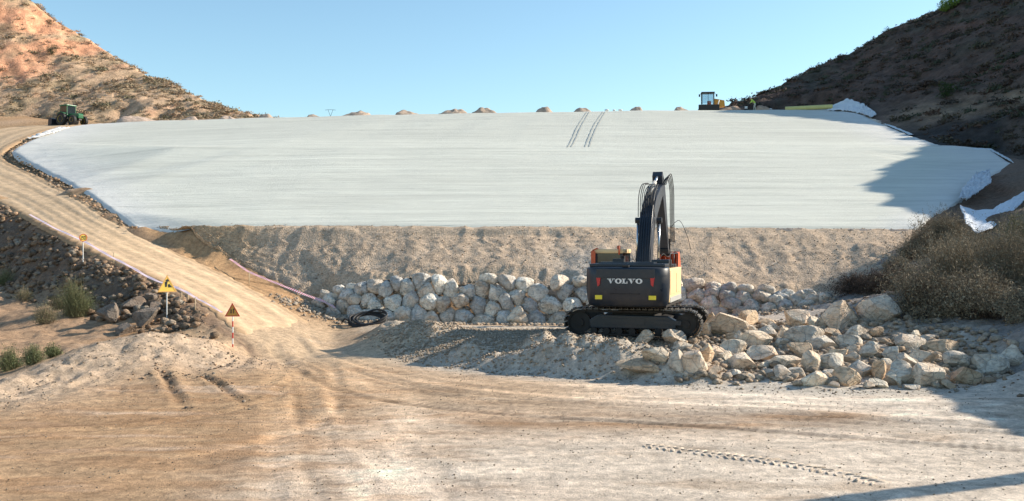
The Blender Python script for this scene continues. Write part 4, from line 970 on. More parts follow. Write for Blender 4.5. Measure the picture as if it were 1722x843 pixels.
# ------------------------------------------------------------------ excavator
EX = thing('excavator', (4.56, 35.9, .655), 'dark-backed tracked excavator seen from behind, boom raised, parked in front of the rock wall', 'excavator', rz=-R(16))
def stadium(L, Hh, z0, n=16):         # closed path in x,z: straight runs with round ends
    r = Hh/2; pts = []
    for k in range(n+1):
        a = -math.pi/2+math.pi*k/n; pts.append((L/2-r+r*math.cos(a), z0+r+r*math.sin(a)))
    for k in range(n+1):
        a = math.pi/2+math.pi*k/n; pts.append((-L/2+r+r*math.cos(a), z0+r+r*math.sin(a)))
    return pts
def path_at(P, s_):
    P = P+[P[0]]; acc = 0
    for i in range(len(P)-1):
        l = math.dist(P[i], P[i+1])
        if acc+l >= s_ and l > 1e-9:
            t = (s_-acc)/l; return (P[i][0]+(P[i+1][0]-P[i][0])*t, P[i][1]+(P[i+1][1]-P[i][1])*t, math.atan2(P[i+1][1]-P[i][1], P[i+1][0]-P[i][0]))
        acc += l
    return (*P[0], 0)
sho = MB(); sho.box((0, 0, 0), (.175, .62, .035)); sho.box((-.05, 0, -.035), (.022, .60, .045)); sho.box((.03, 0, -.028), (.02, .60, .03))
shoe_me = None
for sy in (-1, 1):
    st_ = stadium(4.74, .98, .03)
    P_ = st_; tot = sum(math.dist(P_[i], P_[(i+1) % len(P_)]) for i in range(len(P_)))
    f = MB(); inn_ = stadium(4.52, .80, .12)
    # roller chain band inside the shoes
    for i in range(len(inn_)):
        a, b_ = inn_[i], inn_[(i+1) % len(inn_)]
        if math.dist(a, b_) < 1e-6: continue
        f.box(((a[0]+b_[0])/2, 0, (a[1]+b_[1])/2), (math.dist(a, b_)+.03, .30, .07), (0, -math.atan2(b_[1]-a[1], b_[0]-a[0]), 0))
    tr = f.build('track', M_steel, EX, (0, sy*1.30, 0))
    N = 50
    for k in range(N):
        x_, z_, an = path_at(P_, tot*k/N)
        if shoe_me is None: o = sho.build('track_shoe', M_shoe, tr); shoe_me = o.data
        else: o = bpy.data.objects.new('track_shoe', shoe_me); COL.objects.link(o); o.parent = tr
        o.location = (x_, 0, z_); o.rotation_euler = (0, -an, 0)
    for nm, x_, r_ in (('idler_wheel', 1.85, .36), ('drive_sprocket', -1.85, .38)):
        w_ = MB(); w_.lathe([(-.09, .05), (-.09, r_), (.09, r_), (.09, .05)], (x_, 0, .52), (0, 1, 0), 22); w_.lathe([(-.14, .02), (-.14, .14), (.14, .14), (.14, .02)], (x_, 0, .52), (0, 1, 0), 14)
        w_.build(nm, M_steel, tr)
    for x_ in np.linspace(-1.35, 1.35, 7):
        MB().lathe([(-.17, .02), (-.17, .12), (.17, .12), (.17, .02)], (x_, 0, .24), (0, 1, 0), 12).build('bottom_roller', M_steel, tr)
    w_ = MB(); w_.prism([(-1.45, .34), (1.5, .34), (1.55, .62), (1.2, .78), (-1.2, .80), (-1.5, .62)], -.19, .19, 'y', .03)
    w_.box((1.25, -sy*0-.2, .56), (.9, .02, .16), bev=.006); w_.box((-.3, -.2, .58), (1.5, .02, .2), bev=.006); w_.box((.2, -.205, .42), (.16, .02, .04))
    w_.build('track_frame', M_navy, tr)
c_ = MB(); c_.box((0, 0, .66), (1.5, 2.3, .42), bev=.06); c_.box((1.0, 0, .60), (.35, 2.2, .22), (0, .15, 0), bev=.03); c_.box((-1.0, 0, .60), (.35, 2.2, .22), (0, -.15, 0), bev=.03); c_.lathe([(0, .1), (0, .72), (.24, .72), (.24, .1)], (0, 0, .86), (0, 0, 1), 30); c_.build('car_body', M_steel, EX)
# counterweight: rounded block with bowed rear face
def slabs(zs, xs_w, ys_r, bow):
    V_ = []; n_ = 15
    for z_, hw, yr in zip(zs, xs_w, ys_r):
        row = []
        for k in range(n_):
            t = -1+2*k/(n_-1); row.append((hw*t, yr+bow*(abs(t)**3.5)+(.10 if abs(t) > .97 else 0), z_))
        V_.append(row)
    return V_
cw = bmesh.new(); rows_ = slabs([1.17, 1.22, 1.45, 1.8, 2.2, 2.42, 2.47, 2.49], [1.24, 1.30, 1.35, 1.37, 1.37, 1.365, 1.34, 1.28], [-2.70, -2.80, -2.88, -2.91, -2.90, -2.88, -2.85, -2.78], .22)
vr = [[cw.verts.new(p) for p in r] for r in rows_]
for i in range(len(vr)-1):
    for k in range(14): cw.faces.new((vr[i][k], vr[i][k+1], vr[i+1][k+1], vr[i+1][k]))
fr = [[cw.verts.new((p[0], -1.95, p[2])) for p in (r[0], r[-1])] for r in rows_]
for i in range(len(vr)-1):
    cw.faces.new((fr[i][0], vr[i][0], vr[i+1][0], fr[i+1][0])); cw.faces.new((vr[i][-1], fr[i][1], fr[i+1][1], vr[i+1][-1]))
cw.faces.new([fr[-1][0]]+[v for v in vr[-1]]+[fr[-1][1]]); cw.faces.new([fr[0][1]]+[v for v in vr[0][::-1]]+[fr[0][0]])
bmesh.ops.recalc_face_normals(cw, faces=cw.faces[:])
for f in cw.faces: f.smooth = len(f.verts) == 4
me = bpy.data.meshes.new('counterweight'); cw.to_mesh(me); cw.free(); me.materials.append(M_navy); CW = bpy.data.objects.new('counterweight', me); COL.objects.link(CW); CW.parent = EX
def rear_y(x, z): return -2.905+.22*(abs(x)/1.37)**3.5+(.03 if z < 1.5 else 0)
# upper recessed panel band and lower lip
b_ = MB(); b_.box((0, -2.905, 2.28), (1.95, .03, .30), bev=.012); b_.build('rear_panel', M_navy, CW)
# lettering
def glyph(mb, ch, x0, w, z0, h, y, th=.012):
    def bar(x, z, bw, bh, sk=0.0):
        pr = [(x, z), (x+bw, z), (x+bw+sk, z+bh), (x+sk, z+bh)]; mb.prism(pr, y-th, y, 'y')
    s_ = h*.16
    if ch == 'V':
        mb.prism([(x0+w*.10, z0+h), (x0+w*.42, z0+h), (x0+w*.60, z0+h*.28), (x0+w*.50, z0), (x0+w*.44, z0)], y-th, y, 'y')
        mb.prism([(x0+w*.50, z0), (x0+w*.60, z0+h*.28), (x0+w*.72, z0+h), (x0+w*.86, z0+h)], y-th, y, 'y')
        bar(x0, z0+h-s_, w*.50, s_*1.0); bar(x0+w*.62, z0+h-s_, w*.38, s_)
    if ch == 'L':
        bar(x0+w*.16, z0, w*.30, h); bar(x0, z0, w*.95, s_); bar(x0, z0+h-s_, w*.62, s_); bar(x0+w*.78, z0, w*.17, h*.42)
    if ch == 'O':
        n_ = 22; out = []; inn2 = []
        for k in range(n_):
            a = 2*math.pi*k/n_; out.append((x0+w/2+w*.5*math.cos(a), z0+h/2+h*.52*math.sin(a))); inn2.append((x0+w/2+w*.20*math.cos(a), z0+h/2+h*.36*math.sin(a)))
        for k in range(n_):
            q = (k+1) % n_; mb.prism([out[k], out[q], inn2[q], inn2[k]], y-th, y, 'y')
g_ = MB(); x_ = -.60
for ch, w_ in (('V', .26), ('O', .23), ('L', .20), ('V', .25), ('O', .23)):
    glyph(g_, ch, x_, w_, 1.945, .165, -2.918); x_ += w_+.003
o = g_.build('lettering', M_white, CW); o['label'] = 'white VOLVO lettering'
for sx in (-1, 1):
    t_ = MB(); pr = [(sx*.98, 2.16), (sx*.83, 2.16), (sx*.86, 1.90), (sx*.93, 1.84)]; t_.prism(pr, -2.90, -2.80, 'y', .006); t_.build('tail_light', M_red, CW)
    t_ = MB(); t_.box((sx*.90, -2.865, 1.48), (.24, .02, .14), bev=.004); t_.build('reflector', M_yel, CW)
b_ = MB(); b_.tube([(-.5, -2.9, 1.6), (.5, -2.9, 1.6)], .008, 6); b_.box((0, -2.74, 2.52), (.22, .16, .07), bev=.02); b_.build('lifting_eye', M_steel, CW)
# deck, hood, side panels
b_ = MB(); b_.box((0, -.1, 1.18), (2.5, 3.7, .16), bev=.03); b_.build('deck', M_steel, EX)
b_ = MB(); b_.box((0, -1.9, 2.545), (2.56, 1.3, .11), bev=.03); b_.box((-.1, -1.7, 2.62), (1.9, .9, .06), bev=.02); b_.box((-.45, -1.5, 2.70), (.40, .3, .12), bev=.02); b_.build('engine_hood', M_navy, EX)
b_ = MB(); b_.lathe([(0, .05), (0, .07), (.22, .07), (.22, .05)], (-.3, -1.5, 2.64), (0, 0, 1), 12); b_.build('exhaust_pipe', M_steel, EX)
b_ = MB(); b_.box((.78, -.15, 1.86), (1.14, 3.55, 1.16), bev=.05); sp_ = b_.build('side_body', M_yellow, EX)
b_ = MB(); b_.box((1.353, -1.0, 1.95), (.02, 1.5, .8), bev=.008); b_.box((1.353, .7, 1.9), (.02, 1.3, .7), bev=.008); b_.build('side_door', M_yellow, sp_)
b_ = MB(); b_.box((1.356, -.15, 1.36), (.02, 3.3, .18), bev=.006); b_.build('sill_panel', M_greyp, sp_)
b_ = MB(); b_.box((-.78, -1.0, 1.86), (1.14, 1.9, 1.16), bev=.05); b_.build('side_body', M_yellow, EX)
b_ = MB(); b_.box((.95, -.9, 2.60), (.62, .8, .26), bev=.04); b_.box((1.0, .4, 2.50), (.5, 1.2, .12), bev=.03); b_.build('tool_box', M_navy, EX)
for z_ in (2.62,): 
    t_ = MB()
    t_.tube([(1.30, -1.3, 2.45), (1.30, -1.3, 2.95), (1.30, .9, 2.95), (1.30, .9, 2.45)], .018, 6); t_.tube([(1.30, -.2, 2.45), (1.30, -.2, 2.95)], .016, 6); t_.build('handrail', M_boom, EX)
# cab
cb = MB(); 
for (x_, y_) in ((-1.60, .25), (-.66, .25), (-1.60, 1.95), (-.66, 1.95)): cb.box((x_, y_, 2.1), (.09, .09, 1.75), bev=.015)
cb.box((-1.13, 1.1, 1.45), (1.0, 1.75, .45), bev=.03); cb.box((-1.13, .24, 2.0), (.98, .06, .8), bev=.02); CB = cb.build('cab', M_boom, EX)
MB().box((-1.13, 1.1, 3.02), (1.08, 1.86, .16), bev=.06).build('cab_roof', M_yellow, CB)
for c0, sz_ in (((-1.13, .22, 2.63), (.86, .02, .62)), ((-1.61, 1.1, 2.3), (.02, 1.6, 1.2)), ((-.65, 1.1, 2.3), (.02, 1.6, 1.2)), ((-1.13, 1.98, 2.3), (.86, .02, 1.3))): MB().box(c0, sz_).build('cab_window', M_glass, CB)
b_ = MB()
for y_ in (.1, .34): b_.tube([(-1.70, y_, 1.9), (-1.70, y_, 3.05)], .026, 6)
for z_ in (2.2, 2.45, 2.7, 2.95): b_.tube([(-1.70, .1, z_), (-1.70, .34, z_)], .02, 6)
b_.tube([(-1.7, .1, 3.05), (-1.55, .1, 3.12), (-1.55, .3, 3.12)], .024, 6); b_.box((-1.66, .0, 2.55), (.16, .03, .95), bev=.008); b_.tube([(-.72, .1, 2.9), (-.72, .1, 3.22)], .03, 6); b_.build('ladder_guard', M_orange, EX)
MB().lathe([(0, .05), (0, .06), (.1, .06), (.13, .03)], (-.75, .2, 3.10), (0, 0, 1), 12).build('beacon_lamp', M_orange, EX)
MB().box((-1.78, .9, 2.7), (.05, .16, .34), bev=.02).build('mirror', M_black, EX)
# boom
def beam(cl, hd, hw, name, mat, parent, x=0.0, bev=.03):
    up = []; dn = []
    for i, (y_, z_) in enumerate(cl):
        a = cl[max(0, i-1)]; c = cl[min(len(cl)-1, i+1)]; t = Vector((c[0]-a[0], c[1]-a[1])).normalized(); nn = Vector((-t.y, t.x))
        up.append((y_+nn.x*hd[i], z_+nn.y*hd[i])); dn.append((y_-nn.x*hd[i], z_-nn.y*hd[i]))
    mb = MB(); mb.prism(up+dn[::-1], x-hw, x+hw, 'x', bev); return mb.build(name, mat, parent)
BX = .12
BOOM = beam([(.55, 1.55), (.74, 2.4), (1.0, 3.3), (1.36, 4.02), (2.3, 4.74), (3.4, 5.24), (4.5, 5.62)], [.20, .28, .33, .38, .35, .28, .15], .245, 'boom', M_boom, EX, BX)
b_ = MB()
for sx in (-1, 1):
    b_.prism([(.2, 1.3), (1.1, 1.3), (.85, 2.15), (.45, 2.2)], BX+sx*.33-.03, BX+sx*.33+.03, 'x', .01)
    b_.prism([(.05, 1.3), (.75, 1.3), (.62, 2.6), (.42, 2.65)], BX+sx*.42-.02, BX+sx*.42+.02, 'x', .01)
b_.build('boom_bracket', M_boom, EX)
for sx in (-1, 1):
    x_ = BX+sx*.40; A_ = Vector((x_, 1.25, 1.5)); B_ = Vector((x_, 1.72, 4.18)); m_ = A_.lerp(B_, .45)
    bc = MB().tube([A_, m_], .075, 12).build('boom_cylinder', M_navy if sx < 0 else M_boom, EX)
    MB().tube([m_, B_], .048, 12).build('cylinder_rod', M_chrome, bc)
    MB().lathe([(-.10, .03), (-.10, .11), (.10, .11), (.10, .03)], B_, (1, 0, 0), 14).build('pin_boss', M_navy, bc)
b_ = MB()
for k, x_ in enumerate((-.20, -.12, -.04, .05, .13, .21)):
    b_.tube(densify([(BX+x_, .25, 2.0), (BX+x_, .36, 2.8), (BX+x_*1.05, .66, 3.5), (BX+x_, 1.05, 4.25), (BX+x_*.9, 1.9, 5.0+.02*k), (BX+x_*.8, 2.9, 5.55)], 4), .022, 6)
b_.build('hydraulic_pipe', M_navy, BOOM)
b_ = MB(); r2 = random.Random(5)
for k in range(9):
    x_ = BX-.30+.07*k; p0 = (x_, 1.1+.05*k, 4.3); p3 = (BX-.25+.055*k, 3.0, 5.62); b_.tube(densify([p0, (x_-.05, 1.5+.1*r2.random(), 4.95+.2*r2.random()), (x_-.02, 2.2, 5.45+.15*r2.random()), p3], 5), .016, 5)
for k in range(4):
    x_ = BX+.22+.05*k; b_.tube(densify([(x_, 3.9, 5.65), (x_+.10, 4.7, 6.0+.05*k), (x_+.14, 5.3, 5.5), (x_+.10, 5.7, 4.5), (x_+.08, 6.1, 3.4)], 5), .018, 5)
b_.tube(densify([(BX+.3, 5.9, 4.0), (BX+.65, 6.1, 4.3), (BX+.95, 6.2, 3.7), (BX+1.1, 6.3, 3.1)], 6), .012, 5); b_.tube(densify([(BX+.3, 1.0, 2.3), (BX+.55, 1.4, 2.9), (BX+.62, 2.6, 2.8), (BX+.4, 5.8, 3.0)], 6), .014, 5)
b_.build('hydraulic_hose', M_rubber, BOOM)
sc_ = MB().tube([(BX, 2.05, 5.20), (BX, 3.4, 5.72)], .085, 12).build('stick_cylinder', M_greyp, EX)
MB().tube([(BX, 3.4, 5.72), (BX, 4.35, 6.08)], .05, 12).build('cylinder_rod', M_chrome, sc_)
STK = beam([(4.18, 6.12), (4.55, 5.70), (4.95, 5.1), (5.6, 4.1), (6.3, 2.95)], [.14, .36, .36, .26, .15], .20, 'stick', M_boom, EX, BX)
b_ = MB().tube([(BX, 5.05, 5.62), (BX, 5.95, 4.3)], .075, 12).build('bucket_cylinder', M_boom, EX); MB().tube([(BX, 5.95, 4.3), (BX, 6.5, 3.5)], .045, 10).build('cylinder_rod', M_chrome, b_)
b_ = MB()
for sx in (-1, 1): b_.prism([(6.42, 3.55), (6.56, 3.48), (6.62, 2.9), (6.5, 2.9)], BX+sx*.2-.03, BX+sx*.2+.03, 'x', .008)
b_.box((BX, 6.45, 2.95), (.46, .4, .26), bev=.04); b_.box((BX, 6.1, 3.05), (.42, .3, .12), bev=.02); b_.build('linkage', M_steel, EX)
prof = [(6.2, 2.95), (6.75, 3.0), (7.1, 2.6), (7.15, 2.0), (6.8, 1.35), (6.1, 1.05), (5.75, 1.2), (5.95, 1.9)]
bk_ = MB()
for sx in (-1, 1): bk_.prism(prof, BX+.20+sx*.36-.03, BX+.20+sx*.36+.03, 'x', .01)
for i in range(1, 6):
    a, c = prof[i], prof[i+1]; bk_.prism([a, c, (c[0]*.985+.09, c[1]*.985+.03), (a[0]*.985+.09, a[1]*.985+.03)], BX+.20-.36, BX+.20+.36, 'x')
for k in range(4): bk_.tube([(BX-.02+.18*k, 6.3, 3.0), (BX+.15+.13*k, 6.45, 2.2)], .03, 6)
BK = bk_.build('bucket', M_orange, EX)
for k in range(5): MB().prism([(5.75, 1.2), (5.85, 1.08), (5.5, 1.12)], BX-.14+.195*k-.04, BX-.14+.195*k+.04, 'x').build('bucket_tooth', M_steel, BK)

# ------------------------------------------------------------------ machines on the crest
def wheel(parent, name, c, r, w, rimr, rimmat, ax=(0, 1, 0), lugs=0):
    m_ = MB(); m_.lathe([(-w/2, rimr), (-w/2, r*.93), (-w*.36, r), (w*.36, r), (w/2, r*.93), (w/2, rimr)], (0, 0, 0), ax, 28)
    for k in range(lugs):
        a = 2*math.pi*k/lugs; m_.box((math.cos(a)*r, 0, math.sin(a)*r), (r*.07, w*.9, r*.07), (0, -a, 0))
    t_ = m_.build(name, M_rubber, parent, c)
    MB().lathe([(-w*.45, rimr*.1), (-w*.40, rimr*.9), (-w*.55, rimr), (w*.55, rimr), (w*.40, rimr*.9), (w*.45, rimr*.1)], (0, 0, 0), ax, 24).build('rim', rimmat, t_)
    return t_
tp_ = W(118, 210.3, 144); TRC = thing('tractor', (tp_.x, tp_.y, H(tp_.x, tp_.y)+.02), 'green tractor with cab and black scraper blade at the left end of the crest', 'tractor', rz=R(-28))
# nose along local +x, scraper behind (-x)
b_ = MB(); b_.prism([(.3, 1.0), (2.3, .95), (2.35, 1.45), (2.2, 1.65), (.3, 1.75)], -.42, .42, 'y', .08); b_.build('hood', M_green, TRC)
b_ = MB(); b_.box((.6, 0, .85), (3.2, .5, .4), bev=.05); b_.build('chassis', M_black, TRC)
b_ = MB(); b_.box((-.45, 0, 2.92), (1.6, 1.7, .18), bev=.06); 
for x_ in (-1.15, .25):
    for y_ in (-.72, .72): b_.box((x_, y_, 2.15), (.08, .08, 1.45))
b_.box((-.45, 0, 1.45), (1.5, 1.5, .3), bev=.04); CA = b_.build('cab', M_green, TRC)
for c0, sz_ in (((-.45, -.74, 2.2), (1.3, .02, 1.2)), ((-.45, .74, 2.2), (1.3, .02, 1.2)), ((-1.16, 0, 2.2), (.02, 1.35, 1.2)), ((.26, 0, 2.2), (.02, 1.35, 1.2))): MB().box(c0, sz_).build('cab_window', M_glass, CA)
for y_ in (-.98, .98):
    wheel(TRC, 'wheel', (-.55, y_, .92), .92, .55, .50, M_rim, lugs=22); wheel(TRC, 'wheel', (1.75, y_, .66), .66, .42, .34, M_rim, lugs=18)
    b_ = MB(); b_.prism([(-1.2, 1.75), (-.55, 2.02), (.2, 1.75), (.2, 1.66), (-.55, 1.9), (-1.2, 1.62)], y_-.26, y_+.26, 'y'); b_.build('mudguard', M_green, TRC)
b_ = MB(); b_.box((-1.9, 0, 1.0), (1.0, .4, .35), bev=.05); b_.box((-1.75, -.3, 1.35), (.5, .5, .3), bev=.05); b_.build('hitch', M_black, TRC)
b_ = MB(); b_.prism([(-3.1, .1), (-2.3, .1), (-2.2, 1.0), (-2.5, 1.15), (-3.0, 1.0)], -1.35, 1.35, 'y', .05); b_.build('scraper_blade', M_navy, TRC)
LX = W(1190, 184, 132.5); LD = thing('wheel_loader', (LX.x, LX.y, 21.4), 'amber wheel machine with dark glazed cab seen head-on, on the crest beside the right hill', 'construction machine', rz=R(-6))
b_ = MB(); b_.box((0, 0, 1.35), (1.75, 2.2, .5), bev=.06); b_.build('body', M_black, LD)
b_ = MB()
for x_ in (-.78, .78):
    for y_ in (-.6, .6): b_.box((x_, y_, 2.45), (.09, .09, 1.5), bev=.01)
b_.box((0, -.6, 2.45), (.07, .06, 1.45)); b_.box((0, 0, 3.25), (1.76, 1.5, .14), bev=.05); CA = b_.build('cab', M_black, LD)
m, n, b = newmat('clear_cab_glass'); b.inputs['Base Color'].default_value = (.7, .8, .85, 1); b.inputs['Roughness'].default_value = .05; b.inputs['Transmission Weight'].default_value = .9; b.inputs['IOR'].default_value = 1.05; M_clear = m
for c0, sz_ in (((-.39, -.61, 2.5), (.66, .02, 1.3)), ((.39, -.61, 2.5), (.66, .02, 1.3)), ((0, .61, 2.5), (1.4, .02, 1.3))): MB().box(c0, sz_).build('cab_window', M_clear, CA)
MB().box((.2, .1, 1.95), (.5, .5, .5), bev=.08).build('seat', M_orange, CA)
for sx in (-1, 1):
    b_ = MB(); b_.box((sx*1.12, -.55, 2.85), (.2, .06, .34), bev=.02); b_.tube([(sx*1.05, -.55, 3.0), (sx*.8, -.55, 3.15)], .02, 5); b_.build('mirror', M_black, LD)
    wheel(LD, 'wheel', (sx*.92, -.9, .66), .66, .5, .32, M_white, (1, 0, 0)); wheel(LD, 'wheel', (sx*.92, 1.3, .66), .66, .5, .32, M_white, (1, 0, 0))
MB().box((0, -1.9, 1.0), (2.7, .35, .9), bev=.08).build('blade', M_black, LD)
b_ = MB(); b_.prism([(.7, 1.4), (2.2, 1.5), (2.1, 2.35), (.8, 2.6)], .55, 1.35, 'y', .06); o = b_.build('hood', M_amber, LD); o.rotation_euler = (0, 0, 0); o.location = (.15, 0, 0)
b_ = MB(); b_.tube([(1.15, -1.0, 1.2), (1.45, -.6, 2.2)], .07, 6); b_.build('lift_arm', M_white, LD)

# person
def person(loc, rz):
    J = {'pel': (0, 0, .92), 'sp': (.14, 0, 1.12), 'ch': (.34, 0, 1.30), 'nk': (.46, 0, 1.42), 'hd': (.53, 0, 1.55), 'ht': (.56, 0, 1.66),
         'lk': (.08, .13, .50), 'la': (-.06, .14, .09), 'lt': (.12, .15, .04), 'rk': (.14, -.13, .50), 'ra': (.12, -.14, .09), 'rt': (.30, -.15, .04), 'lh': (.0, .11, .86), 'rh': (.0, -.11, .86),
         'ls': (.38, .19, 1.34), 'le': (.52, .24, 1.08), 'lw': (.70, .18, .92), 'rs': (.38, -.19, 1.34), 're': (.52, -.24, 1.08), 'rw': (.70, -.18, .92)}
    rd = {'pel': .14, 'sp': .145, 'ch': .15, 'nk': .06, 'hd': .095, 'ht': .075, 'lk': .07, 'la': .05, 'lt': .045, 'rk': .07, 'ra': .05, 'rt': .045, 'lh': .095, 'rh': .095, 'ls': .07, 'le': .05, 'lw': .035, 'rs': .07, 're': .05, 'rw': .035}
    E_ = [('pel', 'sp'), ('sp', 'ch'), ('ch', 'nk'), ('nk', 'hd'), ('hd', 'ht'), ('pel', 'lh'), ('lh', 'lk'), ('lk', 'la'), ('la', 'lt'), ('pel', 'rh'), ('rh', 'rk'), ('rk', 'ra'), ('ra', 'rt'), ('ch', 'ls'), ('ls', 'le'), ('le', 'lw'), ('ch', 'rs'), ('rs', 're'), ('re', 'rw')]
    for s_ in 'lr':
        w_ = Vector(J[s_+'w'])
        for k in range(5):
            J[f'{s_}f{k}'] = tuple(w_+Vector((.10-.008*abs(k-2) if k < 4 else .05, (k-1.5)*.022 if k < 4 else (-.05 if s_ == 'l' else .05), -.05))); rd[f'{s_}f{k}'] = .011; E_.append((s_+'w', f'{s_}f{k}'))
    ks = list(J); me = bpy.data.meshes.new('person'); me.from_pydata([J[k] for k in ks], [(ks.index(a), ks.index(c)) for a, c in E_], [])
    tmp = bpy.data.objects.new('person', me); COL.objects.link(tmp); md_ = tmp.modifiers.new('skin', 'SKIN'); sv = me.skin_vertices[0].data
    for i, k in enumerate(ks): sv[i].radius = (rd[k], rd[k]); sv[i].use_root = (k == 'pel')
    tmp.modifiers.new('sub', 'SUBSURF').levels = 1
    dg = bpy.context.evaluated_depsgraph_get(); dg.update(); m2_ = bpy.data.meshes.new_from_object(tmp.evaluated_get(dg)); tmp.modifiers.clear(); tmp.data = m2_
    m2_.materials.clear(); m2_.materials.append(M_skin); m2_.materials.append(M_hivis); m2_.materials.append(M_trouser)
    for f in m2_.polygons:
        c = f.center; f.use_smooth = True
        f.material_index = 0 if (c.z > 1.46 or (c.x > .62 and c.z < 1.02)) else (1 if c.z > .95 else 2)
    tmp.location = loc; tmp.rotation_euler = (0, 0, rz); tmp.name = 'person'
    hm = MB(); hm.lathe([(0, .13), (.02, .13), (.08, .115), (.13, .06), (.14, .01)], (.54, 0, 1.62), (.1, 0, 1), 16); hm.lathe([(-.01, .01), (-.01, .16), (.01, .16)], (.55, 0, 1.62), (.1, 0, 1), 16); hm.build('helmet', M_white, tmp)
    return tmp
pp = W(1258, 184, 128.2); PER = person((pp.x+.9, pp.y, 21.72), R(180)); meta(PER, 'person in a lime hi-vis top and white helmet bending over at the crest', 'person')
pc_ = thing('plate_compactor', (pp.x-.25, pp.y, 21.72), 'small pale machine on the crest handled by the bending worker', 'compactor')
MB().box((0, 0, .12), (.55, .45, .10), bev=.02).build('base_plate', M_steel, pc_); MB().box((0, 0, .38), (.34, .3, .3), bev=.05).build('engine', M_white, pc_)
b_ = MB(); b_.tube([(.1, .16, .3), (.5, .17, .92)], .015, 6); b_.tube([(.1, -.16, .3), (.5, -.17, .92)], .015, 6); b_.tube([(.5, .17, .92), (.5, -.17, .92)], .015, 6); b_.build('handle', M_steel, pc_)

# gravel heaps along the crest
def heap_mesh(w, h, seed):
    n_, k_ = 28, 9; V_ = []; 
    for j in range(k_+1):
        t = j/k_
        for i in range(n_):
            a = 2*math.pi*i/n_; r = t*w/2*(1+.12*math.sin(2*a+seed)+.08*math.sin(5*a+seed*3)); z_ = h*max(0, (1-t**1.25))+.0
            V_.append((r*math.cos(a)*1.0, r*math.sin(a)*.7, z_-(.25 if j == k_ else 0)))
    V_ = np.array(V_); V_[:, 0] *= (1+.25*np.sin(seed*2.3)*np.sign(V_[:, 0])); V_[:, 2] += h*.35*np.exp(-((V_[:, 0]-w*.26*(1 if seed % 2 else -1))/(w*.12))**2)*(V_[:, 2] > .1*h); V_[:, 2] += .30*h*fbm(V_[:, 0]*1.4+seed, V_[:, 1]*1.4, 4, 4)*(V_[:, 2] > 0)
    F_ = np.array([[j*n_+i, (j+1)*n_+i, (j+1)*n_+(i+1) % n_, j*n_+(i+1) % n_] for j in range(k_) for i in range(n_)]); return V_, F_
heaps = [(232, 207, 62, 10, 'low wide pinkish gravel heap by the left hillside foot, nearest the tractor'), (318, 203, 30, 7, 'low gravel heap in front of the left hill scrub'), (386, 201, 34, 6, 'low flat gravel heap near the right tip of the left hill'),
 (444, 198, 34, 8, 'small tan gravel heap at the very tip of the left hill'), (528, 198, 30, 6, 'flat pale gravel heap beside the small wire frame'), (604, 197.5, 54, 10, 'broad pointed gravel heap, second right of the wire frame'), (682, 196, 44, 10, 'pointed gravel heap between two broad ones on the crest'),
 (764, 193.5, 48, 10, 'broad flat-topped gravel heap left of the highest one'), (818, 192.5, 40, 11, 'dark-topped gravel heap just left of the crest middle'), (911, 190, 32, 10, 'rounded gravel heap above the excavator left side'), (983, 188.5, 36, 8, 'low rounded gravel heap just above the tyre marks'),
 (1069, 187.5, 28, 9, 'small gravel heap right of the white rags'), (1145, 186.5, 28, 8, 'small gravel heap just left of the wheeled machine'), (1232, 185.5, 36, 8, 'brown gravel heap between the machine and the worker'), (1282, 185, 30, 8, 'brown gravel heap right of the worker')]
M_heap = dirt_mat('heap_gravel', 2.0, .35, .08)
for i, (px, py, w, h, lab) in enumerate(heaps):
    d = float(np.interp(px, [150, 430, 861, 1400], [140, 135.5, 130, 126]))+1.6; p = W(px, py, d); V_, F_ = heap_mesh(w/F*d*1.15, (h+2.2)/F*d, i)
    c = (.42, .30, .22) if px > 1200 else ((.52, .39, .31) if px < 420 else (.47, .36, .28))
    o = mesh_np('gravel_heap', V_, F_, M_heap, col=np.tile(np.array([c]), (len(V_), 1)), smoothf=True); o.location = (p.x, p.y, 21.62)
    meta(o, lab, 'gravel heap', 'gravel heaps along the crest')
# small things on the crest
p = W(558, 198, 137.5); fr = MB(); z0 = 0
fr.tube([(-.75, 0, .95), (-.35, 0, 1.0), (.35, 0, 1.0), (.75, 0, .95)], .022, 5); fr.tube([(-.35, 0, 1.0), (0, 0, .1)], .022, 5); fr.tube([(.35, 0, 1.0), (0, 0, .1)], .022, 5); fr.tube([(0, 0, .1), (-.2, .1, -.6)], .022, 5); fr.tube([(0, 0, .1), (.25, .1, -.6)], .022, 5); fr.tube([(0, 0, .1), (0, -.3, -.6)], .022, 5)
meta(fr.build('wire_frame', M_steel, None, (p.x, p.y-1, 22.0)), 'thin dark wire frame standing on the crest left of centre', 'frame')
for i, (px, s_, lab) in enumerate([(1022, .32, 'first white rag on the crest right of the tyre marks'), (1034, .25, 'second white rag on the crest, smallest of the three'), (1045, .3, 'third white rag, nearest the small gravel heap'), (1298, .45, 'white bundle on the crest just left of the yellow roll')]):
    V_, F_ = rock_np(2, 500+i, 4, .12); p = W(px, 186, 127.3); o = mesh_np('cloth_bundle', V_*[s_, s_*.7, s_*.5 if i < 3 else s_*.9], F_, M_white, smoothf=True); o.location = (p.x, p.y+1.5, 21.85); meta(o, lab, 'rag')
pa, pb = W(1322, 185, 126.5), W(1402, 180.5, 124.5)
q = MB(); q.lathe([(0, .05), (0, .30), ((pb-pa).length, .26), ((pb-pa).length, .05)], (0, 0, 0), (pb-pa), 20); o = q.build('fabric_roll', M_roll, None, pa+Vector((0, .4, .15))); meta(o, 'long yellow-green roll of sheeting lying on the right end of the crest', 'roll')

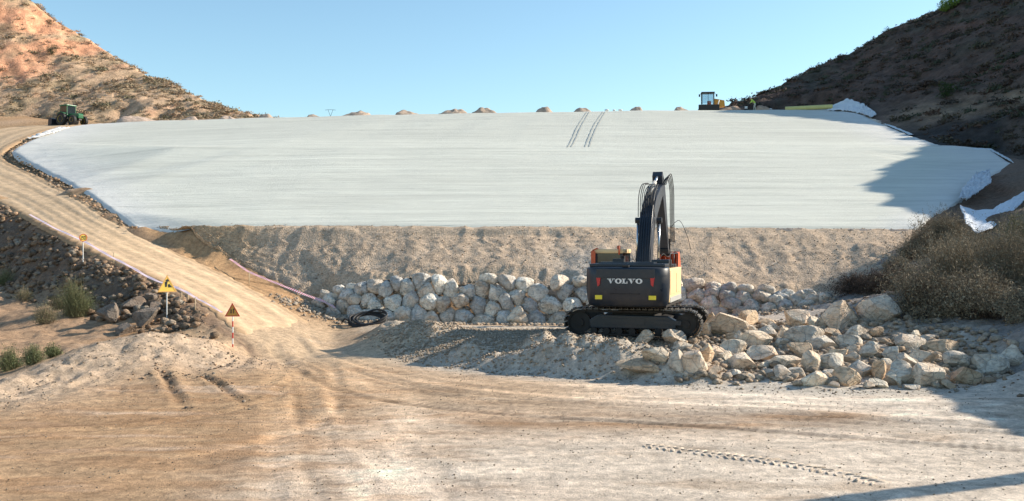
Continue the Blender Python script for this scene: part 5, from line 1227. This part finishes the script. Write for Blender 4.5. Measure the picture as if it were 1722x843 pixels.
# ------------------------------------------------------------------ cloth: loose edges of the lining
def cloth(name, A, B, n1, n2, amp, seed, label, mat, col=(.66, .68, .70), freq=1.0, lift=.12, kind=None, cat=None):
    a = resample(A, n1); c = resample(B, n1); t = np.linspace(0, 1, n2)[None, :, None]
    P = a[:, None, :]*(1-t)+c[:, None, :]*t
    s_ = np.linspace(0, 1, n1)[:, None]*n1*.2; tt = np.linspace(0, 1, n2)[None, :]
    w_ = ridged(s_*freq+tt*1.5, tt*2+s_*.1, 3, seed); P[..., 2] += lift+amp*w_; P[..., 1] -= amp*.6*w_
    P[..., 0] += .1*fbm(s_*.7, tt*3, 3, seed+2)
    o = mesh_np(name, P.reshape(-1, 3), grid_faces(n2, n1), mat, col=np.tile(np.array([col]), (n1*n2, 1)), smoothf=True)
    sm = o.modifiers.new('thickness', 'SOLIDIFY'); sm.thickness = .02
    if cat: meta(o, label, cat)
    return o
cloth('loose_sheeting', [W(1388, 190, 124.0), W(1420, 188, 122.5), W(1446, 193, 119.5), W(1466, 201, 113.5)], [W(1400, 181, 127), W(1424, 169, 127), W(1450, 176, 124), W(1474, 195, 116)], 60, 22, .22, 5, 'crumpled white sheeting bunched at the top right corner of the dam face', M_lining, (.74, .75, .76), 1.6, .10, cat='sheeting')
cloth('edge_sheeting', [D2(1531, 229), W(1477, 206, 111), W(1450, 191, 121.5)], [W(1536, 228, 93.2), W(1481, 204.5, 111.2), W(1455, 189, 122)], 70, 8, .07, 6, 'thin turned-up white edge of the lining along the upper right hillside', M_lining, (.72, .74, .75), 1.0, .06, cat='sheeting')
cloth('edge_sheeting', [D1(1710, 279), D1(1665, 254), D1(1594, 251)], [W(1713, 277, 72.5), D1(1666, 251.5), D1(1595, 249)], 60, 8, .05, 7, 'turned-up white edge of the lining along the lower right corner', M_lining, (.66, .69, .71), 1.0, .05, cat='sheeting')
cloth('silver_sheeting', [W(1640, 303, 64), W(1618, 330, 59), W(1612, 346, 56.5)], [W(1664, 298, 65), W(1666, 320, 60), W(1625, 350, 56)], 60, 40, .22, 8, 'wrinkled silvery sheeting at the right edge of the white face', M_lining, (.60, .64, .70), 2.2, .35, cat='sheeting')
cloth('ground_sheeting', [W(1614, 360, 53), W(1640, 368, 52.5), W(1668, 366, 52.5), W(1724, 334, 57), W(1790, 300, 62)], [W(1625, 392, 48.5), W(1642, 408, 47), W(1668, 400, 47.5), W(1724, 350, 54.5), W(1790, 318, 59.5)], 90, 26, .07, 9, 'broad white sheet spread on the brown slope above the big brush', M_lining, (.68, .72, .78), .7, .42, cat='sheeting')
cloth('edge_sheeting', [W(46, 236, 103), W(60, 230, 106), W(100, 217, 127)], [W(66, 236, 104), W(80, 230, 107), W(118, 217, 128)], 50, 8, .2, 11, 'crumpled white edge of the lining at the upper left road bend', M_lining, (.72, .70, .68), 1.3, .15, cat='sheeting')
# tyre marks pressed in the lining
M_mark = paint('tyre_mark_grey', (.42, .43, .40), .9, dirt=.3)
mk = [[(987, 192), (972, 214), (962, 236), (955, 252)], [(991, 192), (978, 214), (968, 236), (961, 252)], [(1014, 192), (1000, 212), (990, 234), (984, 252)], [(1018, 192), (1006, 212), (996, 234), (991, 252)]]
m_ = MB()
for l in mk:
    pts = densify([D2(*q) if q[1] < 247 else D1(q[0], 249) for q in l], 8)
    for i in range(len(pts)-1):
        a, c = pts[i], pts[i+1]; s_ = Vector((.055, 0, 0)); m_.poly([a-s_+Vector((0, 0, H(a.x, a.y)-a.z+.10)), a+s_+Vector((0, 0, H(a.x, a.y)-a.z+.10)), c+s_+Vector((0, 0, H(c.x, c.y)-c.z+.10)), c-s_+Vector((0, 0, H(c.x, c.y)-c.z+.10))])
o = m_.build('tyre_marks', M_mark); meta(o, 'two pairs of dark tyre marks curving up the pale dam face', kind='structure')

# ------------------------------------------------------------------ signs, tapes, hose
def sign(name, px, py_plate, wpx, py_base, d, shape, label, pict):
    top = W(px, py_plate, d); bs = W(px, py_base, d); k = d/F
    r_ = thing(name, bs, label, 'sign')
    if shape != 'dark': r_.rotation_euler = (0, 0, R(38))
    hz_ = top.z-bs.z; w_ = wpx*k*(1 if shape == 'dark' else 1.25)
    striped = shape == 'dark'
    zz = np.linspace(-.25, hz_, 9)
    p_ = MB()
    for i in range(8):
        p_.mi = i % 2 if striped else 0; p_.tube([(0, .03, zz[i]), (0, .03, zz[i+1])], .022, 8, caps=i in (0, 7))
    p_.build('pole', [M_white, M_red] if striped else M_white, r_)
    q_ = MB()
    if shape == 'round':
        q_.lathe([(-.01, .01), (-.01, w_/2), (.01, w_/2), (.01, .01)], (0, 0, hz_), (0, 1, 0), 24); PL = q_.build('plate', M_signyel, r_)
        q_ = MB(); n_ = 24
        for i in range(n_):
            a, c = 2*math.pi*i/n_, 2*math.pi*(i+1)/n_; q_.prism([(w_/2*math.cos(a), hz_+w_/2*math.sin(a)), (w_/2*math.cos(c), hz_+w_/2*math.sin(c)), (w_*.41*math.cos(c), hz_+w_*.41*math.sin(c)), (w_*.41*math.cos(a), hz_+w_*.41*math.sin(a))], -.018, -.0105, 'y')
        q_.build('rim', M_orange, PL)
    else:
        h_ = w_*.88; tri = [(-w_/2, hz_-h_/2), (w_/2, hz_-h_/2), (0, hz_+h_/2)]
        q_.prism(tri, -.01, .01, 'y', .004); PL = q_.build('plate', M_signyel if shape == 'bright' else M_shade_sign, r_)
        q_ = MB(); c0 = (0, hz_-h_/6); inn2 = [(c0[0]+(x_-c0[0])*.80, c0[1]+(z_-c0[1])*.80) for x_, z_ in tri]
        for i in range(3): q_.prism([tri[i], tri[(i+1) % 3], inn2[(i+1) % 3], inn2[i]], -.017, -.0105, 'y')
        q_.build('rim', M_red if shape == 'dark' else M_signrim, PL)
    q_ = MB(); s_ = w_
    for poly in pict: q_.prism([(x_*s_, hz_+z_*s_) for x_, z_ in poly], -.0165, -.0105, 'y')
    q_.build('pictogram', M_black, PL)
    return r_
M_shade_sign = paint('shaded_sign_yellow', (.55, .30, .05), .5, dirt=.3); M_signrim = paint('faded_orange_rim', (.80, .45, .12), .5, dirt=.2)  # first one: sign yellow darkened to imitate a backlit plate
def box2(x0, z0, x1, z1): return [(x0, z0), (x1, z0), (x1, z1), (x0, z1)]
two = [box2(-.30, .16, -.06, .23), box2(-.12, .02, -.06, .18), box2(-.30, -.03, -.06, .04), box2(-.30, -.20, -.24, 0), box2(-.30, -.24, -.06, -.17)]
zero = [box2(.04, .16, .28, .23), box2(.04, -.24, .28, -.17), box2(.04, -.2, .11, .2), box2(.21, -.2, .28, .2)]
gb = castg(140, 450); sign('speed_sign', 140, 400, 10.5, 451, gb.y, 'round', 'round yellow speed sign on a white pole above the rubble bank, farthest of the signs', two+zero)
gb = castg(274, 537); sign('warning_sign', 281, 477, 26, 538, gb.y, 'bright', 'bright yellow triangular works sign on a thin white pole behind the spoil mound', [[(-.10, .18), (.05, .24), (.12, .12), (-.02, .08)], [(-.12, .1), (.02, .08), (-.02, -.18), (-.10, -.18)], [(.04, -.05), (.12, -.02), (.26, -.2), (.06, -.2)]])
gb = castg(393, 586); sign('warning_sign', 391, 521, 26, 586, gb.y, 'dark', 'triangular sign, yellow darkened as if backlit, with red rim on a striped pole at the road bend', [[(-.12, -.24), (-.05, -.24), (-.05, .02), (-.12, .02)], [(.05, -.24), (.10, -.24), (.10, .10), (.02, .0), (.05, 0)], [(.10, .10), (.16, .0), (.10, .0)]])
M_tapew = paint('tape_white', (.92, .85, .86), .4, dirt=.1); M_taper = paint('tape_red', (.78, .10, .12), .4, dirt=.1); M_tapep = paint('tape_faded_pink', (.90, .55, .62), .4, dirt=.1)
def tape(pts, w_, label, red, sg=.18):
    P_ = densify([cast(q[0], q[1], dz=.42) for q in pts], 24); m_ = MB()
    for i in range(len(P_)-1):
        a, c = P_[i], P_[i+1]; m_.mi = (i//1) % 2; tw = .5*math.sin(i*.35)
        u1 = Vector((.3+.25*tw, -.65, .7)).cross((c-a).normalized())*w_
        if u1.y < 0: u1 = -u1
        m_.poly([a, c, c+u1, a+u1])
    o = m_.build('barrier_tape', [M_tapew, red]); meta(o, label, 'barrier tape'); return o
tape([(385, 436, 50.2), (402, 448, 49.5), (419, 459, 48.8), (445, 470, 48), (480, 484, 47), (520, 500, 45.8), (545, 509, 44.9), (562, 518, 44.3)], .14, 'red and white striped tape sagging down to the left end of the rock wall', M_taper)
tape([(48, 361, 57), (90, 384, 52.5), (140, 407, 48.6), (180, 430, 46.3), (215, 448, 44.6), (250, 468, 43.0), (281, 480, 42.0), (305, 489, 41.0), (328, 502, 39.9)], .15, 'faded pink and white tape along the outer edge of the haul road', M_tapep)
tape([(328, 502, 39.9), (350, 513, 38.8), (372, 526, 37.6)], .10, 'short pale tape end running from the last stake towards the striped-pole sign', M_tapep)
def stake(px, pt, pb, label, d=None, w_=.02):
    g = castg(px, pb); hh = W(px, pt, g.y).z-g.z; o = MB().tube([(0, 0, -.1), (.01, 0, hh)], w_, 6).build('stake', M_wood, None, g); meta(o, label, 'stake', 'stakes carrying barrier tape')
stake(419, 457, 481, 'pale stake holding the red and white tape beside the gravel slope')
stake(305, 492, 511, 'leftmost of the three stakes behind the yellow works sign'); stake(316, 493, 510, 'middle one of the three stakes behind the yellow works sign'); stake(328, 500, 527, 'rightmost and tallest of the three stakes, at the tape end'); stake(191, 425, 447, 'pale stake under the pink tape right of the round sign'); stake(281, 484, 505, 'pale stake just behind the yellow works sign pole')
g = castg(618, 545); hs_ = thing('hose_coil', g, 'coil of thick black hose lying against the left foot of the rock wall', 'hose coil')
for k, (r_, sq, tz, ty, ox) in enumerate([(.80, .55, .16, .10, 0), (.78, .5, .24, .25, .05), (.72, .5, .20, -.15, .1), (.84, .45, .10, .05, .04), (.66, .38, .30, .30, .18), (.74, .5, .14, -.28, -.04)]):
    pts = [(ox+r_*math.cos(a), sq*math.sin(a), tz+.25*math.sin(a)+ty*.35*math.cos(a)+.03*math.sin(3*a+k)) for a in np.linspace(0, 2*math.pi, 34)]
    MB().tube(pts, .045, 8, caps=False).build('hose_loop', M_rubber, hs_)
MB().tube(densify([(-.75, -.1, .12), (-.95, -.1, .22), (-1.1, 0, .08)], 6), .045, 8).build('hose_end', M_rubber, hs_)

# ------------------------------------------------------------------ vegetation
def blades(n_, Wd, Ht, seed, lean=.6, seg=4, wid=.012, cols=((.30, .24, .16), (.22, .18, .12)), spread=.25, droop=.25, zbase=0.0, lobes=0):
    """n_ thin curved stems fanning from a base; returns V, F, col"""
    r = np.random.default_rng(seed)
    az = r.uniform(0, 2*np.pi, n_); el = r.uniform(0, 1, n_)**.8*lean*1.35; L = Ht*r.uniform(.45, 1.0, n_)*(1-.25*el)
    if lobes:
        k = r.integers(0, lobes, n_); ca_ = r.uniform(0, 2*np.pi, lobes); ce_ = r.uniform(.1, 1.0, lobes)*lean*1.2; cl_ = r.uniform(.6, 1.0, lobes)
        az = ca_[k]+r.normal(0, .30, n_); el = np.abs(ce_[k]+r.normal(0, .16, n_)); L = Ht*cl_[k]*r.uniform(.6, 1.05, n_)
    bx = r.normal(0, spread*Wd*.5, n_); by = r.normal(0, spread*Wd*.5, n_)
    t = np.linspace(0, 1, seg+1)[None, :]
    out = (np.sin(el)[:, None]*t+.10*droop*t**2)*(L[:, None]); up = np.cos(el)[:, None]*t*L[:, None]-droop*(t**2)*(L*np.sin(el))[:, None]
    wob = r.normal(0, .05, (n_, seg+1, 2))*Ht*t[..., None]*.5
    x = bx[:, None]+np.cos(az)[:, None]*out*(Wd/Ht)*.9+wob[..., 0]; y = by[:, None]+np.sin(az)[:, None]*out*(Wd/Ht)*.9+wob[..., 1]; z = zbase+up
    px_, py_ = -np.sin(az+r.uniform(-1.4, 1.4, n_))[:, None], np.cos(az+r.uniform(-1.4, 1.4, n_))[:, None]
    w_ = wid*(1-.75*t)
    A_ = np.stack([x-px_*w_, y-py_*w_, z], -1); B_ = np.stack([x+px_*w_, y+py_*w_, z+.2*w_], -1)
    V_ = np.stack([A_, B_], 2).reshape(n_, -1, 3); k = 2*(seg+1)
    base = np.array([[2*i, 2*i+1, 2*i+3, 2*i+2] for i in range(seg)])
    F_ = (base[None]+np.arange(n_)[:, None, None]*k).reshape(-1, 4)
    c0, c1 = np.array(cols[0]), np.array(cols[1]); m_ = r.random(n_)[:, None]; c = (c0*m_+c1*(1-m_))*r.uniform(.7, 1.3, n_)[:, None]
    return V_.reshape(-1, 3), F_, np.repeat(c, k, 0), (x, y, z)
def leaves(x, y, z, per, size, seed, cols, tmin=.35):
    r = np.random.default_rng(seed); n_, m_ = x.shape
    i = np.repeat(np.arange(n_), per); f = r.uniform(tmin, 1, len(i))*(m_-1); j = np.minimum(f.astype(int), m_-2); u_ = f-j
    P = np.stack([x[i, j]*(1-u_)+x[i, j+1]*u_, y[i, j]*(1-u_)+y[i, j+1]*u_, z[i, j]*(1-u_)+z[i, j+1]*u_], -1)+r.normal(0, size*1.2, (len(i), 3))
    d1 = r.normal(size=(len(i), 3)); d1 /= np.linalg.norm(d1, axis=1)[:, None]; d2 = r.normal(size=(len(i), 3)); d2 /= np.linalg.norm(d2, axis=1)[:, None]
    s_ = size*r.uniform(.5, 1.3, len(i))[:, None]
    V_ = np.stack([P-d1*s_, P+d2*s_*.45, P+d1*s_], 1).reshape(-1, 3); F_ = np.arange(len(V_)).reshape(-1, 3)
    c0, c1 = np.array(cols[0]), np.array(cols[1]); q = r.random(len(i))[:, None]; c = (c0*q+c1*(1-q))*r.uniform(.65, 1.35, len(i))[:, None]
    return V_, F_, np.repeat(c, 3, 0)
M_dry = leafmat('dry_stems', (1, 1, 1), (1, 1, 1)); M_leaf = leafmat('leaves', (.85, .85, .85), (1.15, 1.15, 1.15))
def bush(name, loc, Wd, Ht, n_, per, size, seed, scols, lcols, label, cat='bush', group=None, lean=.8, wid=.012, droop=.3, ysq=.8, lobes=0):
    r_ = thing(name, loc, label, cat, group)
    V_, F_, c, xyz = blades(n_, Wd, Ht, seed, lean, 5, wid, scols, droop=droop, lobes=lobes); V_[:, 1] *= ysq
    mesh_np('stems', V_, F_, M_dry, parent=r_, col=c)
    if per:
        V_, F_, c = leaves(*xyz, per, size, seed+1, lcols); V_[:, 1] *= ysq; mesh_np('foliage', V_, F_, M_leaf, parent=r_, col=c)
    return r_
DRY = ((.40, .32, .22), (.18, .14, .10)); DRYL = ((.38, .31, .21), (.16, .135, .095)); DK = ((.14, .10, .08), (.07, .055, .045)); GRN = ((.20, .22, .10), (.12, .14, .07)); OLV = ((.26, .24, .13), (.16, .15, .08))
def put(px, py, w, h, d=None):
    g = castg(px, py) if d is None else None
    if g is None: kx = (px-861)/F*d; g = Vector((kx, d, H(kx, d)-.05))
    return g, w/F*g.y, h/F*g.y
BR = [(1582, 430, 84, 76, 46, DRY, DRYL, 'feathery straw-coloured bush in front of the lower right corner of the white face', 900),
      (1545, 452, 70, 62, 45, DK, DRYL, 'darker brown bush to the left of the feathery straw-coloured one', 700),
      (1600, 500, 150, 118, 38, DRY, DRYL, 'largest bushy mass of dry brush, below the white ground sheet', 1700),
      (1690, 505, 150, 130, 36, DRY, DRYL, 'tall dry bush reaching the right picture edge', 1700),
      (1560, 532, 110, 92, 34.5, DK, DRYL, 'dark tangled bush directly right of the big grey boulder', 1100),
      (1655, 528, 130, 88, 33.5, DK, DRYL, 'dark dry bush rooted on the top of the shaded bank', 1200),
      (1722, 440, 90, 74, 44, DRY, OLV, 'yellowish bush at the right edge under the white ground sheet', 700),
      (1490, 500, 74, 52, 41, DK, DK, 'low dark bush behind the big grey boulder', 700),
      (1440, 502, 70, 34, 42, DK, DK, 'lowest dark bush at the left tip of the brush, by the rock wall end', 500),
      (1505, 466, 50, 44, 43.5, DRY, DRYL, 'small pale tuft above the dark low bushes beside the gravel slope', 350),
      (1640, 452, 110, 60, 43, DRY, DRYL, 'broad pale bush just below the foot of the white ground sheet', 900),
      (1722, 535, 90, 60, 32, DK, DRYL, 'dark bush cut by the right picture edge above the bare bank', 600)]
for i, (px, py, w, h, d, sc_, lc_, lab, n_) in enumerate(BR):
    kx = (px-861)/F*d; z_ = gz(kx, d); hh = W(px, py-h, d).z-z_
    bush('dry_bush', (kx, d, z_-.05), w/F*d*1.0, max(hh, h/F*d)*1.2, int(n_*1.7), 16, .055, 40+i*3, sc_, lc_, lab, group='dry bushes on the right bank', lean=1.05, wid=.008, lobes=22)
for i, (px, py, w, h, sc_, lc_, lab, n_) in enumerate([(128, 532, 78, 66, OLV, GRN, 'grey-green broom bush, the biggest one below the rubble bank', 700), (78, 545, 52, 44, DRY, OLV, 'straw-coloured bush left of the grey-green broom', 350), (18, 622, 52, 50, OLV, GRN, 'green bush at the left picture edge behind the spoil mound', 400), (58, 612, 46, 40, OLV, GRN, 'second green bush from the left edge behind the spoil mound', 350),
      (10, 480, 44, 40, OLV, GRN, 'small green bush at the left edge below the rubble', 260), (40, 505, 40, 26, DRY, OLV, 'low straw tuft between the left edge bush and the broom', 220), (90, 600, 36, 28, OLV, GRN, 'third green bush from the left edge, at the end of the ravine shade', 240), (95, 520, 40, 30, DK, OLV, 'dark little bush behind the grey-green broom', 240)]):
    g = castg(px, py); bush('broom_bush', (g.x, g.y, g.z-.05), w/F*g.y*.8, h/F*g.y*1.15, n_*2, 5, .035, 140+i*3, sc_, lc_, lab, group='bushes in the ravine', lean=.9, wid=.006, lobes=12)
# hillside scrub
def shrub_proto(n_, seed, cols, sz=.16):
    r = np.random.default_rng(seed); d = r.normal(size=(n_, 3)); d /= np.linalg.norm(d, axis=1)[:, None]; d[:, 2] = np.abs(d[:, 2])*.85; rad = r.uniform(.45, 1, n_)[:, None]
    lob = 1+.25*np.sin(3*np.arctan2(d[:, 1], d[:, 0])+seed)[:, None]; P = d*rad*lob*[1, 1, .8]
    a = r.normal(size=(n_, 3)); a /= np.linalg.norm(a, axis=1)[:, None]; b_ = r.normal(size=(n_, 3)); b_ /= np.linalg.norm(b_, axis=1)[:, None]
    s_ = sz*r.uniform(.6, 1.4, n_)[:, None]; V_ = np.stack([P-a*s_, P+b_*s_, P+a*s_], 1).reshape(-1, 3)
    c0, c1 = np.array(cols[0]), np.array(cols[1]); q = r.random(n_)[:, None]; c = (c0*q+c1*(1-q))
    return V_, np.arange(len(V_)).reshape(-1, 3), np.repeat(c, 3, 0)
def shrub_mesh(n_, seed, cols, sz):
    V_, F_, c = shrub_proto(n_, seed, cols, sz); me = bpy.data.meshes.new('shrub'); me.from_pydata(V_.tolist(), [], F_.tolist()); at = me.color_attributes.new('Col', 'FLOAT_COLOR', 'POINT')
    cc = np.ones((len(V_), 4), np.float32); cc[:, :3] = c; at.data.foreach_set('color', cc.ravel()); me.materials.append(M_leaf); return me
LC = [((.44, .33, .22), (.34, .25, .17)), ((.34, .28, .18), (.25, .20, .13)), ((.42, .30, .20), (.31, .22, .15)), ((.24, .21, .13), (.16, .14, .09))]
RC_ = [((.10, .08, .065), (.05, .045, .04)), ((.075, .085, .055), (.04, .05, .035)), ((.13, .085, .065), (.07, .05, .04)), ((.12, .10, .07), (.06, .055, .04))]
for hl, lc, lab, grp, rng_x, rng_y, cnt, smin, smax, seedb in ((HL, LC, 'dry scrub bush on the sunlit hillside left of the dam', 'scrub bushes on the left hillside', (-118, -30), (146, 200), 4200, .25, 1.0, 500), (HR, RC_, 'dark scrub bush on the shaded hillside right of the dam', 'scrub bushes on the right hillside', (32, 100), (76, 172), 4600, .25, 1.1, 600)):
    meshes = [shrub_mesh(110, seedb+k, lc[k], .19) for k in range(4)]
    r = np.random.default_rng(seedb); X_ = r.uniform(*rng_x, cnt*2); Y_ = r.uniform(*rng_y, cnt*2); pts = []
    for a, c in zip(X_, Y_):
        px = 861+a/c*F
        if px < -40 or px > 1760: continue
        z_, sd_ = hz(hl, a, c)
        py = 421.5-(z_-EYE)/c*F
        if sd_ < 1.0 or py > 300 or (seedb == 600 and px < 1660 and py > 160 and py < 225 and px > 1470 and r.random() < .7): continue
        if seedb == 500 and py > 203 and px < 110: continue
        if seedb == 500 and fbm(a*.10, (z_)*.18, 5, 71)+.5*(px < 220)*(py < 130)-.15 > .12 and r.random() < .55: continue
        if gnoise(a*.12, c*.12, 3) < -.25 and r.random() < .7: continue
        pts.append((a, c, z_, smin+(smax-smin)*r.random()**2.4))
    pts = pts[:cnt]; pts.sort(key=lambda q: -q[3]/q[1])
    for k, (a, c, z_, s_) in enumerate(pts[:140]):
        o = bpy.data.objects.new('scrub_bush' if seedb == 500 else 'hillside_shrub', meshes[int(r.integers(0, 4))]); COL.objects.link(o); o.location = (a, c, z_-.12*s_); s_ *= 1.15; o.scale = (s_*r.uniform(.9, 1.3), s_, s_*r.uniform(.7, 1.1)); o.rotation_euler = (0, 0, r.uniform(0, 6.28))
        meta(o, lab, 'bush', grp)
    rest = pts[140:]
    for k in range(3):
        sub = rest[k::3]; V_, F_, c = shrub_proto(64, seedb+20+k, lc[k], .22); V_[:, 2] *= .75; Pn = np.array([q[:3] for q in sub]); Sn = np.array([q[3] for q in sub])*.95
        kk = r.uniform(.7, 1.3, (len(sub), 1, 1)); a = r.uniform(0, 6.28, len(sub)); ca, sa = np.cos(a)[:, None], np.sin(a)[:, None]
        VV = np.stack([V_[:, 0][None]*ca-V_[:, 1][None]*sa, V_[:, 0][None]*sa+V_[:, 1][None]*ca, V_[:, 2][None]+0*ca], -1)*Sn[:, None, None]+Pn[:, None, :]
        meta(mesh_np('hill_scrub', VV.reshape(-1, 3), (F_[None]+(np.arange(len(sub))*len(V_))[:, None, None]).reshape(-1, 3), M_leaf, col=(c[None]*kk).reshape(-1, 3)), 'small scrub and grass tufts covering the hillside', kind='stuff')
# named trees and bushes of the hills
def hill_tree(px, py, w, h, d, cols, label, name='tree', n_=1500, trunk=True):
    hh_ = HR if px > 861 else HL; q_ = 75.0
    while q_ < 195:
        p = W(px, py, q_); z_, sd_ = hz(hh_, p.x, p.y)
        if sd_ > 1 and hh_[0][0] < p.x < hh_[0][-1] and hh_[1][0] < p.y < hh_[1][-1] and p.z <= z_: d = q_; break
        q_ += .5
    p = W(px, py, d); z_, _ = hz(hh_, p.x, p.y); p.z = min(p.z, z_); k = d/F; r_ = thing(name, (p.x, p.y, p.z-.2), label, 'tree' if trunk else 'bush')
    rs = np.random.default_rng(px); Wd, Ht = w*k, h*k; cl = []
    for i in range(14):
        a = rs.uniform(0, 6.28); q = rs.uniform(.0, .36); cz = rs.uniform(.32 if trunk else .12, .85); cl.append((math.cos(a)*q*Wd*(1.25-cz*.7), math.sin(a)*q*Wd*.8, cz*Ht, rs.uniform(.13, .24)*Wd))
    P = []; 
    for i in range(n_):
        cx, cy, cz, rr_ = cl[rs.integers(0, 14)]; v = rs.normal(size=3); v /= np.linalg.norm(v); P.append((cx+v[0]*rr_*rs.uniform(.6, 1.1), cy+v[1]*rr_, cz+v[2]*rr_*.8))
    P = np.array(P); a = rs.normal(size=(n_, 3)); a /= np.linalg.norm(a, axis=1)[:, None]; b_ = rs.normal(size=(n_, 3)); b_ /= np.linalg.norm(b_, axis=1)[:, None]; s_ = Wd*.035*rs.uniform(.6, 1.3, n_)[:, None]
    V_ = np.stack([P-a*s_, P+b_*s_, P+a*s_], 1).reshape(-1, 3); q = rs.random(n_)[:, None]; c = np.array(cols[0])*q+np.array(cols[1])*(1-q)
    mesh_np('crown', V_, np.arange(len(V_)).reshape(-1, 3), M_leaf, parent=r_, col=np.repeat(c, 3, 0))
    if not trunk: P0 = 0
    m_ = MB(); m_.tube([(0, 0, -.5), (.02*Wd, 0, Ht*.25), (-.02*Wd, 0, Ht*.7)], .05*Wd, 8, .015*Wd)
    for cx, cy, cz, _ in cl[:6]: m_.tube([(0, 0, Ht*.2), (cx*.5, cy*.5, cz*.7), (cx, cy, cz)], .02*Wd, 5, .006*Wd)
    m_.build('trunk', M_steel, r_); return r_
hill_tree(1596, 24, 44, 36, 152, ((.17, .26, .06), (.09, .15, .035)), 'bushy green tree standing on the right hill skyline', n_=2400)
hill_tree(1493, 57, 18, 16, 160, ((.05, .07, .04), (.03, .04, .03)), 'small dark bush on the right hill skyline, left of the green tree', 'skyline_bush', 500, False)
hill_tree(1526, 44, 12, 14, 158, ((.06, .07, .05), (.03, .04, .03)), 'tiny pointed bush on the skyline nearest the green tree', 'skyline_bush', 300, False)
hill_tree(1590, 168, 44, 30, 112, ((.06, .10, .03), (.03, .05, .02)), 'dark green bush half way up the shaded right hill', 'green_bush', 1400, False)
hill_tree(1491, 164, 26, 16, 135, ((.07, .09, .04), (.04, .05, .03)), 'low green bush above the crumpled sheeting corner', 'green_bush', 500, False)
hill_tree(85, 94, 26, 22, 172, ((.12, .13, .06), (.06, .07, .035)), 'dark round bush among the orange rocks high on the left hill', 'dark_bush', 700, False)
hill_tree(1276, 152, 10, 12, 158, ((.03, .04, .04), (.02, .03, .03)), 'tiny dark bush low on the right hill skyline', 'skyline_bush', 200, False)
# unseen pole off to the right, added and leaned to cast the strip shadow
pole = MB(); pole.tube([(0, 0, -.6), (.0, -1.2, 4), (.0, -2.6, 8.3)], .30, 12, .24)
meta(pole.build('shadow_caster_pole', M_wood, None, (17.5, 19.6, gz(17.5, 19.6))), 'unseen leaning pole added on the right bank to cast the strip shadow', 'pole')
